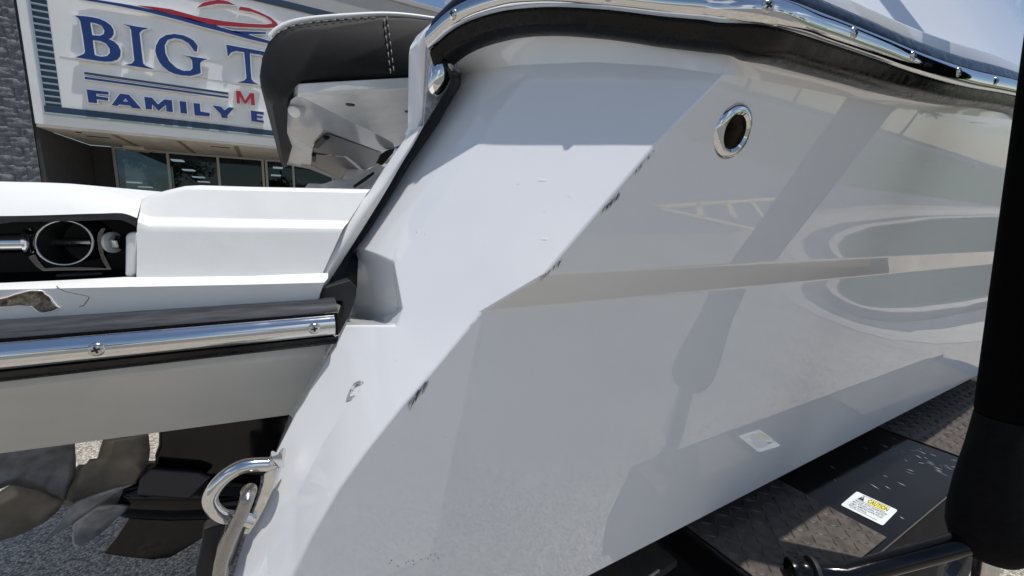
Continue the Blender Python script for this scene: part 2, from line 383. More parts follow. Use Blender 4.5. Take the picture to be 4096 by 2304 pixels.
letter('letter_t', [(1725,340),(1880,368),(2040,398),(2050,470),(2030,438),(1990,418),(1906,405),(1912,520),(1918,602),(1935,625),(1975,645),(1890,637),(1810,628),(1860,615),(1880,596),(1872,500),(1862,398),(1800,388),(1762,400),(1738,432)], [], BLUE)
letter('letter_f', [(660,682),(828,700),(828,722),(735,714),(735,732),(826,745),(826,768),(738,757),(742,788),(675,780)], [], BLUE, rim=.014)
letter('letter_a', [(915,713),(985,722),(1080,830),(1010,824),(990,805),(910,797),(893,808),(850,802)], [[(958,750),(976,776),(938,771)]], BLUE, rim=.014)
letter('letter_m', [(1100,738),(1160,745),(1205,795),(1255,757),(1312,765),(1320,855),(1270,850),(1265,800),(1210,845),(1160,795),(1160,835),(1112,832)], [], BLUE, rim=.014)
letter('letter_i', [(1368,770),(1420,775),(1428,868),(1378,862)], [], BLUE, rim=.014)
letter('letter_l', [(1475,785),(1525,790),(1530,850),(1600,862),(1600,888),(1485,880)], [], BLUE, rim=.014)
letter('letter_y', [(1620,803),(1685,812),(1712,840),(1745,818),(1785,822),(1735,880),(1738,902),(1690,898),(1685,872)], [], BLUE, rim=.014)
letter('letter_e', [(1912,842),(2012,856),(2012,875),(1960,868),(1960,881),(2005,888),(2005,902),(1960,896),(1962,912),(2012,920),(2012,938),(1918,925)], [], BLUE, rim=.014)
letter('letter_m', [(1800,690),(1835,695),(1870,765),(1905,708),(1940,712),(1945,805),(1915,800),(1912,745),(1880,790),(1865,790),(1828,735),(1832,790),(1805,788)], [], RED, rim=.012)
letter('sign_bar', [(642,547),(1743,706),(1743,722),(643,566)], [], NAVY, rim=.012)
letter('sign_bar', [(645,584),(1743,736),(1743,750),(646,602)], [], BLUE, rim=.012)
letter('wave_emblem', [(700,-8),(1000,40),(1250,95),(1450,140),(1600,185),(1750,226),(1900,265),(2078,318),(2070,337),(1900,298),(1700,243),(1550,205),(1350,148),(1100,85),(850,35),(590,-8)], [], BLUE, rim=.016)
letter('wave_emblem', [(1755,241),(1800,236),(1920,240),(2032,246),(2026,259),(1930,259),(1840,256)], [], BLUE, rim=.014)
letter('boat_emblem', [(1040,38),(1170,52),(1300,70),(1500,125),(1700,160),(1900,180),(2030,186),(2078,178),(2070,160),(2020,128),(1930,92),(1818,74),(1832,50),(1900,60),(1980,92),(2060,130),(2108,170),(2130,205),(2050,213),(1850,207),(1650,193),(1500,165),(1300,105),(1150,66)], [], RED, rim=.016)
letter('boat_emblem', [(1505,56),(1550,20),(1600,8),(1660,2),(1735,8),(1800,40),(1730,30),(1650,28),(1560,46)], [], RED, rim=.014)
letter('boat_emblem', [(1540,-10),(1720,-12),(1712,-2),(1630,-4),(1560,2)], [], RED, rim=.014)
# ================================================================== BOAT
boat = empty('boat', 'white motor boat with scuffed stern corner, swim platform and stainless rub rails on its trailer', 'boat')
boat.location = (1.0, 1.7, .45)
def unit(v): return Vector(v).normalized()
# planes of the starboard quarter
SL = .0                                    # topside runs outwards towards amidships
e1 = Vector((1, -SL, 0)); A1 = R(13.5)
nS1 = unit(Vector((0, math.tan(A1), -1)).cross(e1)); nS1 = -nS1 if nS1.y > 0 else nS1
pS1 = Vector((.5, .40, H+.2))
def S1(px, py): return atp(px, py, pS1, nS1)
K1 = S1(2632, 565); K2 = S1(2179, 1097)
nF = unit((K2-K1).cross(at(2373, 248, .56)-K1)); nF = -nF if nF.y > 0 else nF
def FF(px, py): return atp(px, py, K1, nF)
c_hi = FF(1980, 470); c_lo = FF(1600, 1040)
g_pt = FF(1560, 850)+ray(1560, 850)*.045
nG = unit((c_hi-c_lo).cross(g_pt-c_lo)); nG = -nG if nG.y > 0 else nG
def F2(px, py): return atp(px, py, c_lo, nG)
L1 = FF(1924, 1248)
L2 = FF(1169, 2304)
nS2 = unit((L2-L1).cross(e1)); nS2 = -nS2 if nS2.y > 0 else nS2
def S2(px, py): return atp(px, py, L1, nS2)
print('PLANES', [tuple(round(c, 3) for c in n) for n in (nS1, nF, nG, nS2)], [round(n.dot(SUN), 3) for n in (nS1, nF, nG, nS2)])
XB = 4.2                                    # hull modelled this far forward
def fwd(p, slope=-SL): return Vector((XB, p.y+slope*(XB-p.x), p.z))
# ---- rub rail path: plan line + sheer
pQ = Vector((.556, .370, 0)); nQ = unit((.38, .240, 0))          # the quarter runs in to the stern
rail_pts = [atp(*q, pQ, nQ) for q in [(1752, 182), (1765, 170), (1830, 112), (1900, 72), (2000, 38), (2100, 20), (2250, 12), (2450, 22), (2650, 45), (2830, 61)]]
rail_pts += [at(*q, .365) for q in [(3030, 83), (3215, 138), (3435, 212), (3600, 270), (3800, 325), (4062, 380)]]
last = rail_pts[-1]
for x in (2.4, 3.0, 3.6, XB): rail_pts.append(Vector((x, last.y+.012*(x-last.x)**2, last.z+.05*(x-last.x))))
rail = catmull(rail_pts, 8)
def frames(path):
    out = []
    for i, p in enumerate(path):
        t = path[min(i+1, len(path)-1)]-path[max(i-1, 0)]; t.z = 0; t.normalize()
        out.append((p, t, Vector((t.y, -t.x, 0))))          # outward = starboard
    return out
def sweep(name, path, prof, material, parent, sm=35, caps=True, flip=False):
    fr_ = frames(path); rows = [[p+o_*a+Vector((0, 0, b)) for a, b in prof] for p, t, o_ in fr_]
    n = len(prof); vs = [q for r_ in rows for q in r_]; fs = []
    for i in range(len(rows)-1):
        for j in range(n-1): a = i*n+j; fs.append((a, a+1, a+n+1, a+n))
    if caps: fs += [list(range(n)), list(range((len(rows)-1)*n, len(rows)*n))]
    return raw(name, vs, fs, material, parent, sm=sm)
RUBP = [(-.02, -.046), (-.004, -.048), (.008, -.045), (.016, -.036), (.022, -.024), (.0235, -.0195), (.021, -.018), (.021, .018), (.0235, .0195), (.022, .024), (.016, .036), (.008, .045), (-.004, .048), (-.02, .046)]
CHRP = [(.0215, -.0165)]+[(.0225+.0145*math.cos(a), .0165*math.sin(a)) for a in [R(-84+168*k/14) for k in range(15)]]+[(.0215, .0165)]
rr = sweep('rub_rail', rail, [(a, b*(.90 if b < -.02 else 1)) for a, b in RUBP], RUB, boat)
rr['label'] = 'black rubber rub rail along the hull top edge'
ins = sweep('stainless_insert', rail[2:], CHRP, CHR, rr)
# phillips screws
def screw_mesh():
    bm = bmesh.new(); prof = [(.0001, .0032), (.0035, .003), (.006, .0018), (.0074, 0), (.0076, -.002)]
    seg = 20; rows = []
    for r_, h in prof: rows.append([bm.verts.new((r_*math.cos(2*math.pi*k/seg), r_*math.sin(2*math.pi*k/seg), h)) for k in range(seg)])
    for i in range(len(rows)-1):
        for k in range(seg): bm.faces.new((rows[i][k], rows[i+1][k], rows[i+1][(k+1) % seg], rows[i][(k+1) % seg]))
    me = bpy.data.meshes.new('screw'); bm.to_mesh(me); bm.free(); smooth(me, 40); me.materials.append(SST); return me
def cross_mesh():
    bm = bmesh.new(); a, b, h = .0010, .0036, .0034
    for rot in (0, 1):
        q = [(-a, -b), (a, -b), (a, b), (-a, b)]
        if rot: q = [(y, -x) for x, y in q]
        lo = [bm.verts.new((x, y, .001)) for x, y in q]; hi = [bm.verts.new((x, y, h+.0001*rot)) for x, y in q]
        bm.faces.new(hi)
        for i in range(4): bm.faces.new((lo[i], lo[(i+1) % 4], hi[(i+1) % 4], hi[i]))
    me = bpy.data.meshes.new('drive_slot'); bm.to_mesh(me); bm.free(); me.materials.append(BLKM); return me
SCR, SLOT = screw_mesh(), cross_mesh()
def screw(p, nrm, parent, spin=0, scale=1.15):
    M_ = Matrix.Translation(p) @ Vector(nrm).to_track_quat('Z', 'Y').to_matrix().to_4x4() @ Matrix.Rotation(spin, 4, 'Z') @ Matrix.Scale(scale, 4)
    o = link('screw', SCR, None, parent); o.matrix_basis = M_
    o2 = bpy.data.objects.new('screw_slot', SLOT); COL.objects.link(o2); o2.parent = parent; o2.matrix_parent_inverse = Matrix.Translation(-Vector(parent.location)); o2.matrix_basis = M_
def rail_screw(path, px, parent, spin):
    fr_ = frames(path); best = min(range(len(fr_)), key=lambda i: abs(proj(fr_[i][0]+fr_[i][2]*.037)[0]-px)); i = min(best, len(fr_)-2)
    # refine linearly
    a, b = fr_[max(i-1, 0)], fr_[i+1]; pa, pb = proj(a[0]+a[2]*.037)[0], proj(b[0]+b[2]*.037)[0]
    t = min(1, max(0, (px-pa)/(pb-pa))) if pb != pa else 0
    screw(lerp(a[0], b[0], t)+fr_[i][2]*.0362, fr_[i][2], parent, spin)
for k, px in enumerate([1810, 2437, 3072, 3417, 3653, 3836, 3984]): rail_screw(rail, px, rr, k*.5)

# ---- hull shell
cb_px = [(1842, 300), (1950, 280), (2060, 262), (2141, 257), (2373, 248), (2649, 265), (2897, 298)]
def cbot(px, py): return F2(px, py) if px < 2141 else FF(px, py)
CB = [cbot(*q) for q in cb_px]
S1top = [S1(3120, 335), S1(3352, 381), S1(3628, 436), S1(4053, 480)]
S1top.append(fwd(S1top[-1], -SL)+Vector((0, 0, .01)))
vs, fs = [], []
def V_(p): vs.append(Vector(p)); return len(vs)-1
iCB = [V_(p) for p in CB]; iST = [V_(p) for p in S1top]
iK1, iK2 = V_(K1), V_(K2)
# crease between quarter facet and lower topside
cre = [V_(S2(*q)) for q in [(1924, 1248), (1733, 1479), (1606, 1622), (1455, 1813), (1352, 1956), (1240, 2150), (1169, 2304), (1080, 2500)]]
iK2f = V_(fwd(K2)); 
pL1f = fwd(vs[cre[0]]); iL1f = V_(pL1f)
# S1
tc = S1(2930, 527); hu = Vector((1, 0, 0)); hv = nS1.cross(hu).normalized(); hv = -hv if hv.z < 0 else hv
NH = 32; iH = [V_(tc+.026*(math.cos(2*math.pi*k/NH)*hu+math.sin(2*math.pi*k/NH)*hv)) for k in range(NH)]
fs.append([iK1, iK2, iK2f, iH[0]]+[iH[-k] for k in range(1, NH//2+1)])
fs.append([iK2f]+iST[::-1]+[iCB[-1], iK1]+[iH[NH//2-k] for k in range(NH//2+1)])
# knuckle band
fs.append([iK2, cre[0], iL1f, iK2f])
# lower topside down to the first chine line
ch1 = [(1400, 2340), (1480, 2304), (2000, 2104), (2400, 1953), (2874, 1775), (3256, 1624), (3783, 1407)]
ch2 = [(1820, 2345), (1917, 2304), (2000, 2270), (2400, 2085), (2755, 1927), (3157, 1755), (3783, 1459)]
che = [(2270, 2352), (2350, 2309), (2400, 2282), (2729, 2108), (3000, 1963), (3388, 1755), (3914, 1499)]
C1a, C1b = S2(2000, 2104), S2(3783, 1407)
def ext_line(a, b, x): t = (x-a.x)/(b.x-a.x); return a+(b-a)*t
def chine(a, b, x0):
    m_ = ext_line(a, b, 2.3); return V_(ext_line(a, b, x0)), V_(m_), V_(Vector((XB, m_.y-.02, m_.z+.04)))
iC1a, iC1m, iC1f = chine(C1a, C1b, -.02)
fs.append(cre+[iC1a, iC1m, iC1f, iL1f])
# chine strips
nS3 = unit(nS2+Vector((0, 0, -.07))); nS4 = unit(nS2+Vector((0, 0, .02)))
C2a, C2b = atp(2400, 2085, C1a, nS3), atp(3783, 1459, C1a, nS3)
iC2a, iC2m, iC2f = chine(C2a, C2b, .0)
fs.append([iC1a, iC2a, iC2m, iC1m]); fs.append([iC1m, iC2m, iC2f, iC1f])
CEa, CEb = atp(2400, 2282, C2a, nS4), atp(3914, 1499, C2a, nS4)
iCEa, iCEm, iCEf = chine(CEa, CEb, .02)
fs.append([iC2a, iCEa, iCEm, iC2m]); fs.append([iC2m, iCEm, iCEf, iC2f])
# bottom of the hull running in to the keel
iBa, iBf = V_(vs[iCEa]+Vector((0, 1.15, -.28))), V_(vs[iCEf]+Vector((0, 1.15, -.20)))
fs.append([iCEa, iBa, iBf, iCEf, iCEm])
# quarter facets
iCl, iCh = V_(c_lo), V_(c_hi)
gask = [(1842, 300), (1843, 333), (1828, 373), (1793, 431), (1748, 503), (1629, 673), (1548, 810), (1461, 947), (1433, 996)]
iG = [iCB[0]]+[V_(F2(*q)) for q in gask[1:]]
iB = V_(F2(1510, 1021)); iC = V_(F2(1573, 1049))
iD = V_(FF(1607, 1238)); 
fs.append(iG+[iB, iC, iCl, iCh, iCB[3], iCB[2], iCB[1]])
fs.append([iCh, iCl, iC, iD, cre[0], iK2, iK1, iCB[6], iCB[5], iCB[4], iCB[3]])
# lower quarter: c3 crease splits it in a bright aft strip and the main strip
c3 = [(1584, 1300), (1501, 1432), (1439, 1522), (1369, 1646), (1300, 1750), (1180, 1980), (1075, 2180), (960, 2420)]
sil = [(1385, 1300), (1359, 1351), (1272, 1500), (1185, 1653), (1097, 1828), (1018, 2035), (954, 2226), (880, 2480)]
def low(px, py, k):                          # slightly turned aft of the main facet
    p = FF(px, py); return p
def FFt(px, py, s):
    return atp(px, py, L1+nF*s, nF)
iC3 = [V_(FF(*q)) for q in c3]
nA = unit(nF+Vector((-.28, -.10, .16)))
base3 = vs[iC3[0]]
iSil = []
for k, q in enumerate(sil):
    pz = vs[iC3[k]]; iSil.append(V_(atp(q[0], q[1], pz, nA)))
fs.append([iD, iC3[0], cre[1], cre[0]])
for k in range(7):
    a = k+1
    fs.append([iC3[k], iC3[k+1], cre[min(k+2, 7)], cre[min(k+1, 7)]] if k < 6 else [iC3[6], iC3[7], cre[7]])
    fs.append([iC3[k], iSil[k], iSil[k+1], iC3[k+1]])
# scoop
inn = unit(Vector((.80, .60, 0)))
pA, pC = vs[iG[-1]], vs[iC]
nW = unit((pC-pA).cross(Vector((0, 0, -1))+inn*.16)); nW = -nW if nW.dot(inn) > 0 else nW
def WW(px, py, d=0): return atp(px, py, pA, nW)+inn*d
iI1 = V_(WW(1473, 1120, .006)); iI2 = V_(WW(1476, 1204, .008)); iI3 = V_(WW(1594, 1236)); iE = V_(WW(1473, 1290)); iGl = V_(WW(1423, 1180, -.004)); iFp = V_(WW(1390, 1258))
fs.append([iG[-1], iI1, iB]); fs.append([iB, iI1, iI2, iI3, iC]); fs.append([iC, iI3, iD]); fs.append([iG[-1], iGl, iI2, iI1]); fs.append([iGl, iFp, iE, iI2]); fs.append([iI2, iE, iI3])
fs.append([iFp, iSil[0], iC3[0], iE]); fs.append([iE, iC3[0], iD, iI3])
# transom behind the corner
back = [V_(vs[i]+Vector((.22, 1.1, .0))) for i in iSil]
for k in range(7): fs.append([iSil[k], back[k], back[k+1], iSil[k+1]])
me = bpy.data.meshes.new('hull'); me.from_pydata([tuple(v_) for v_ in vs], [], fs)
bm = bmesh.new(); bm.from_mesh(me); bmesh.ops.recalc_face_normals(bm, faces=bm.faces); 
# outward is towards the camera side on the big faces
bm.faces.ensure_lookup_table()
big = max(bm.faces, key=lambda f_: f_.calc_area() if f_.normal.dot(nS2)**2 > .8 else 0)
if big.normal.y > 0: bmesh.ops.reverse_faces(bm, faces=bm.faces)
bm.to_mesh(me); bm.free()
hull = link('hull', me, GEL, boat); bevel(hull, .010, 4, 7)
# ---- cove between rail and topside
railpx = [(proj(p+o_*(-.012)+Vector((0, 0, -.040)))[0], p+o_*(-.012)+Vector((0, 0, -.040))) for p, t, o_ in frames(rail)]
mono = [railpx[0]]
for q in railpx[1:]:
    if q[0] > mono[-1][0]: mono.append(q)
tops, bots = [], []
cbx = [q[0] for q in cb_px]+[3120, 3352, 3628, 4053]; cbp = CB+S1top[:4]
for k in range(61):
    x = lerp(1842, 4053, k/60); bots.append(interp(cbx, cbp, x)); tops.append(interp([q[0] for q in mono], [q[1] for q in mono], x-(18 if x < 2000 else 0)))
bots.append(S1top[4]); tops.append(mono[-1][1])
rows = []
for s in [0, .12, .25, .4, .55, .7, .85, 1]:
    r_ = []
    for a, b in zip(bots, tops):
        p = lerp(a, b, s)
        # concave: rises first along the topside, then turns out under the rail
        dz = (b.z-a.z)*.30*math.sin(math.pi*s); r_.append(Vector((p.x, p.y, p.z+dz)))
    rows.append(r_)
grid('hull_cove', rows, GEL, boat, sm=50)

# ---- deck above the rail
dk = [(-.018, .047), (-.017, .052), (-.021, .083), (-.026, .088), (-.040, .090), (-.046, .093), (-.18, .33), (-.34, .66), (-.46, .82), (-.55, .86), (-1.0, .90)]
deck = sweep('deck', rail, dk, GEL, boat, sm=25, caps=False)
# ---- swim platform
def row(pts, Y): return [at(x, y, Y) if x > -650 else Vector((-.92, Y, at(x, y, Y).z)) for x, y in pts]
def vpline(px0, py0, xs):                     # edges parallel to the boat run to this vanishing point
    vx, vy = 5022, 955; return [(x, py0+(vy-py0)*(x-px0)/(vx-px0)) for x in xs]
plat = None
XU = [566, 600, 670, 740, 800, 1000]
rT = row([(566, 795), (600, 780), (670, 760), (740, 744), (800, 741), (1000, 747), (1482, 757)], .800)
rTb = row([(564, 806), (600, 790), (670, 769), (740, 753), (800, 750), (1000, 755), (1474, 764)], .790)
rN1 = row([(557, 858)]+[(x, y) for x, y in vpline(1000, 882, XU[1:])]+[(1392, 890)], .768)
rN2 = row([(551, 880)]+[(x, y) for x, y in vpline(1000, 903, XU[1:])]+[(1376, 908)], .755)
rN2b = row([(548, 905)]+[(x, y) for x, y in vpline(1000, 922, XU[1:])]+[(1368, 924)], .752)
rN3 = row([(546, 1110), (600, 1109), (670, 1108), (740, 1108), (800, 1107), (1000, 1104), (1290, 1093)], .742)
back_T = [p+Vector((0, 1.9, .012)) for p in rT]
sp = grid('swim_platform', [back_T, rT, rTb, rN1, rN2, rN2b, rN3], GELP, boat, sm=24)
bevel(sp, .011, 4, 12)
sp['label'] = 'white swim platform with a chipped lower edge'
XLw = [-700, -350, 0, 250, 497, 520, 546, 700, 1000, 1296]
L3PX = [(-700, 1162), (-350, 1148), (0, 1132), (250, 1121), (497, 1108), (520, 1108), (546, 1109), (700, 1108), (1000, 1104), (1312, 1092)]
L4PX = [(-700, 1186), (-350, 1172), (0, 1159), (250, 1153), (497, 1148), (520, 1147), (546, 1147), (700, 1144), (1000, 1138), (1296, 1130)]
rL3 = row(L3PX, .742)
rL3m = row([(a[0], (a[1]*.45+b[1]*.55)) for a, b in zip(L3PX, L4PX)], .7245)
rL4 = row(L4PX, .716)
rL5 = row(vpline(1000, 1232, XLw[:-1]+[1266]), .722)
low1 = grid('platform_ledge', [rL3, rL3m, rL4], GELP, sp, sm=60)
# lower band of the platform edge, broken away at the chip
chip = [(-700, 1240), (-300, 1208), (0, 1196), (60, 1180), (100, 1164), (132, 1157), (165, 1155), (180, 1172), (204, 1192), (218, 1214), (238, 1230), (208, 1246), (172, 1254), (148, 1246), (128, 1226), (80, 1223), (0, 1229), (-300, 1246), (-640, 1262)]
chip = [(-260, 1230), (-120, 1210), (0, 1196), (30, 1189), (60, 1178), (84, 1172), (100, 1167), (120, 1163), (132, 1162), (150, 1163), (166, 1163), (176, 1169), (180, 1176), (194, 1184), (204, 1193), (209, 1204), (218, 1214), (226, 1224), (238, 1230), (224, 1240), (208, 1246), (190, 1249), (172, 1254), (158, 1251), (148, 1246), (136, 1235), (128, 1226), (104, 1225), (80, 1223), (40, 1227), (0, 1229), (-120, 1240), (-230, 1246)]
l4 = L4PX; l5 = vpline(1000, 1232, XLw[:-1]+[1266])
def band_y(px, py):
    a = interp([q[0] for q in l4], [q[1] for q in l4], px); b = interp([q[0] for q in l5], [q[1] for q in l5], px)
    return lerp(.716, .722, min(1, max(0, (py-a)/(b-a))))
outl = [(x, y) for x, y in l4]+[(x, y) for x, y in l5[::-1]]
plate2d('platform_edge', [outl], [chip], lambda a, b: at(a, b, band_y(a, b)), (0, .010, 0), GELP, sp)
CHIP = mat('torn fibreglass', (.17, .11, .065), .95, vscale=110, col2=(.56, .50, .38), bump=1, bscale=160, bdist=.004, detail=8)
cv, cf = [], []
NX, NY = 60, 14
for j in range(NY+1):
    for i in range(NX+1):
        x = lerp(-270, 246, i/NX); y = lerp(1161, 1262, j/NY); p = at(x, y, band_y(x, y)+.0045)
        cv.append(p+Vector((0, .004*noise.noise(p*260)+.003*noise.noise(p*90), .002*noise.noise(p*300+Vector((5, 0, 0))))))
for j in range(NY):
    for i in range(NX): a = j*(NX+1)+i; cf.append((a, a+1, a+NX+2, a+NX+1))
ch = raw('chipped_core', cv, cf, CHIP, sp); ch['label'] = 'brown torn fibreglass showing through the chipped edge'
def ribbon(pts, w, Y): 
    n = len(pts); return [at(x, y, Y) for x, y in pts]
rim1 = tube('chip_rim', [at(x, y, band_y(x, y)-.0006)+Vector((0, 0, .0)) for x, y in chip[1:-1]], [.0007+.0009*abs(noise.noise(Vector((i*.9, 2, 1)))) for i in range(len(chip)-2)], GELD, sp, seg=6)
crk = tube('crack_line', [at(x, y, band_y(x, y)+.0002) for x, y in [(226, 1144), (236, 1154), (262, 1166), (310, 1176), (350, 1184), (357, 1190), (352, 1200), (345, 1208), (335, 1222), (318, 1227)]], .0006, mat('crack', (.16, .15, .14), .9), sp, seg=6)
# lid over the ladder pocket
lt = [(-700, 712), (-350, 718), (0, 726), (200, 731), (320, 738), (400, 752), (480, 774), (566, 795)]
lm = [(-700, 760), (-350, 760), (0, 762), (200, 765), (320, 772), (400, 784), (480, 803), (561, 822)]
ll = [(-700, 862), (-350, 862), (0, 864), (200, 860), (320, 856), (400, 854), (490, 853), (548, 872)]
lu = [(-700, 892), (-350, 892), (0, 893), (60, 888), (320, 884), (400, 880), (485, 881), (543, 906)]
rl = [[p+Vector((0, 1.9, .012)) for p in row(lt, .80)], row(lt, .80), row(lm, .772), row(ll, .742)]
dl = [rl[0]]
for t_ in [k/8 for k in range(9)]:
    r_ = []
    for a, b, c in zip(rl[1], rl[2], rl[3]): r_.append(a*(1-t_)*(1-2*t_)+b*4*t_*(1-t_)+c*t_*(2*t_-1))
    dl.append(r_)
dl = [catmull(r_, 4) for r_ in dl]
lid = grid('pocket_lid', dl, GELP, sp, sm=40)
gl_ = grid('pocket_lip', [catmull(row(ll, .7415), 4), catmull(row(lu, .748), 4), [p+Vector((0, .09, .02)) for p in catmull(row(lu, .748), 4)]], RUBW, sp, sm=25)
# pocket
pk0 = at(0, 1134, .745); zt = at(300, 870, .75).z; zb_ = at(300, 1124, .745).z; xr = at(546, 1000, .748).x
bx = [(-.75, .75), (xr-.012, .75)]
raw('pocket_shell', [(-.75, .762, zb_-.012), (xr, .762, zb_-.012), (xr, .95, zb_-.012), (-.75, .95, zb_-.012), (-.75, .762, zt+.004), (xr, .762, zt+.004), (xr, .95, zt+.004), (-.75, .95, zt+.004)], [(0, 1, 2, 3), (3, 2, 6, 7), (4, 5, 6, 7), (1, 2, 6, 5), (0, 3, 7, 4)], VOID, sp)  # pocket interior coloured near black
slab('pocket_cheek', row([(501, 938), (520, 930), (547, 928), (546, 1092), (534, 1118), (503, 1112), (499, 1095)], .7465), (0, .03, 0), GELP, sp, .004)
grid('pocket_floor', [row([(-700, 1146), (0, 1131), (250, 1119), (498, 1107)], .7425), [p+Vector((0, .03, -.004)) for p in row([(-700, 1146), (0, 1131), (250, 1119), (498, 1107)], .7425)]], GELD, sp)
# boarding ladder hardware in the pocket
lad = tube('boarding_ladder', [at(-300, 978, .79), at(112, 972, .79)], .0125, CHR, sp, seg=24)
def zo(x, y): return (x/2.498, 720+y/2.498)
yl = .775
lathe('collar', [(.0125, 0), (.017, .001), (.0175, .004), (.015, .007), (.0126, .008)], at(104, 972, .79), (1, 0, 0), CHR, lad, 24)
br = [zo(*q) for q in [(265, 500), (300, 470), (340, 560), (330, 640), (345, 720), (380, 800), (450, 880), (560, 870), (800, 868), (1000, 875), (1060, 880), (1010, 790), (980, 700), (965, 600), (975, 530), (1010, 480), (1060, 475), (1030, 540), (1025, 620), (1040, 740), (1120, 900), (430, 915), (360, 870), (285, 780), (265, 650)]]
DKS = mat('shaded stainless', (.16, .15, .14), .2, 1, rvar=.08, rscale=40)  # stainless darkened in colour for the shade under the lid
slab('bracket', row(br, .79), (0, .006, 0), DKS, lad, .0008)
ell = [(zo(640+290*math.cos(a), 625+222*math.sin(a))) for a in [2*math.pi*k/40 for k in range(41)]]
path = row(ell, .788)
tube('socket_ring', path, .0018, SST, lad, seg=10, caps=False)
def_path2 = row([zo(660+262*math.cos(a), 620+205*math.sin(a)) for a in [2*math.pi*k/40 for k in range(40)]], .79)
p1_ = row([zo(640+286*math.cos(a), 625+219*math.sin(a)) for a in [2*math.pi*k/40 for k in range(40)]], .788)
grid('socket_tube', [p1_, [p+Vector((.012, .05, 0)) for p in p1_]], BLKM, lad, closed=True)
tube('rod', [at(*zo(450, 622), .83), at(*zo(935, 622), .81)], .0062, SST, lad, seg=16)
bc = at(*zo(1110, 622), .795)
lathe('washer', [(.004, 0), (.0145, 0), (.0145, .004), (.004, .004)], bc, (.85, -.5, 0), VINW, lad, 28)
lathe('hex_bolt', [(.0001, .012), (.0085, .012), (.0098, .0105), (.0098, 0)], bc+Vector((.85, -.5, 0)).normalized()*.004, (.85, -.5, 0), SST, lad, 6, sm=10)
slab('rest_pad', row([zo(550, 945), (zo(1020, 928)), zo(1025, 950), zo(555, 975)], .775), (0, .02, 0), BLKM, lad, .001)
# platform underside band below the rail
XD = [-700, 0, 600, 1150, 1300]
def vrow(py, Y, xs=XD): return row(vpline(1000, py, xs), Y)
ub = grid('platform_skirt', [vrow(1236, .735), vrow(1440, .735), row([(-700, 1680), (0, 1556), (600, 1497), (1150, 1438), (1300, 1422)], .738), row([(-700, 1909), (0, 1815), (600, 1735), (1150, 1661), (1300, 1640)], .85), [p+Vector((0, 1.9, .03)) for p in row([(-700, 1909), (0, 1815), (600, 1735), (1150, 1661), (1300, 1640)], .85)]], mat('shade darkened gelcoat', (.56, .55, .52), .4, var=.05, vscale=7), sp, sm=12)  # gelcoat coloured darker to deepen the shade below the platform
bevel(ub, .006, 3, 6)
# platform rub rail
pr = [atz(-900, 1478, H-.18), atz(-400, 1440, H-.18), atz(0, 1402, H-.18), atz(400, 1366, H-.18), atz(800, 1330, H-.18), atz(1100, 1305, H-.18), atz(1345, 1284, H-.18)]
pr = [Vector((p.x, .714, H-.18)) for p in pr]; pr[0].x = -.92
prl = sweep('rub_rail', pr, [(a, b*(.80 if b < -.02 else 1)) for a, b in RUBP[:8]], RUB, sp)
prl['label'] = 'black rubber rail along the platform edge'
sweep('rail_upper_lip', [p+Vector((0, 0, 0)) for p in pr], [(.018, .0185), (.0236, .0196), (.0225, .022), (.017, .0285), (.009, .0335), (-.004, .0355), (-.02, .0345)], RUBW, sp, caps=False)
sweep('stainless_insert', pr[:-1]+[pr[-1]+Vector((-.006, 0, 0))], CHRP, CHR, sp)
for px, sp_ in ((383, .35), (1253, .1)):
    X = interp([proj(p+Vector((0, -.037, 0)))[0] for p in pr], [p.x for p in pr], px); screw(Vector((X, .714-.0362, H-.18)), (0, -1, 0), sp, sp_)
# ---- black gasket between the deck moulding and the hull quarter
gl = [(1762, 214), (1780, 255), (1793, 293), (1804, 328), (1769, 386), (1700, 497), (1610, 648), (1511, 816), (1436, 934), (1368, 1040), (1293, 1164), (1278, 1196)]
gr = [(1838, 250), (1842, 285), (1846, 312), (1844, 336), (1828, 373), (1750, 503), (1632, 673), (1550, 810), (1463, 947), (1435, 996), (1428, 1148), (1390, 1226)]
gy = [.765, .765, .765, .765, .765, .77, .775, .785, .79, .79, .775, .765]
def f2y(px, py): 
    p = F2(px, py); return p
right = [F2(*q)+ray(*q)*(.004 if k < 9 else .03) for k, q in enumerate(gr)]
left = [at(x, y, Y) for (x, y), Y in zip(gl, gy)]
mid = [lerp(a, b, .5)+Vector((0, -.006, 0)) for a, b in zip(left, right)]
lq = [lerp(a, b, .15)+Vector((0, -.003, 0)) for a, b in zip(left, right)]; rq = [lerp(a, b, .85)+Vector((0, -.003, 0)) for a, b in zip(left, right)]
gk = grid('gasket', [left, lq, mid, rq, right], RUB, boat, sm=60); gk['label'] = 'black sealant strip between deck and hull corner'
slab('gasket_end', [at(*q, .745) for q in [(1278, 1196), (1300, 1150), (1400, 1120), (1428, 1150), (1424, 1190), (1372, 1345), (1340, 1330), (1372, 1240), (1368, 1206)]], (0, .03, 0), BLKM, boat, .002)
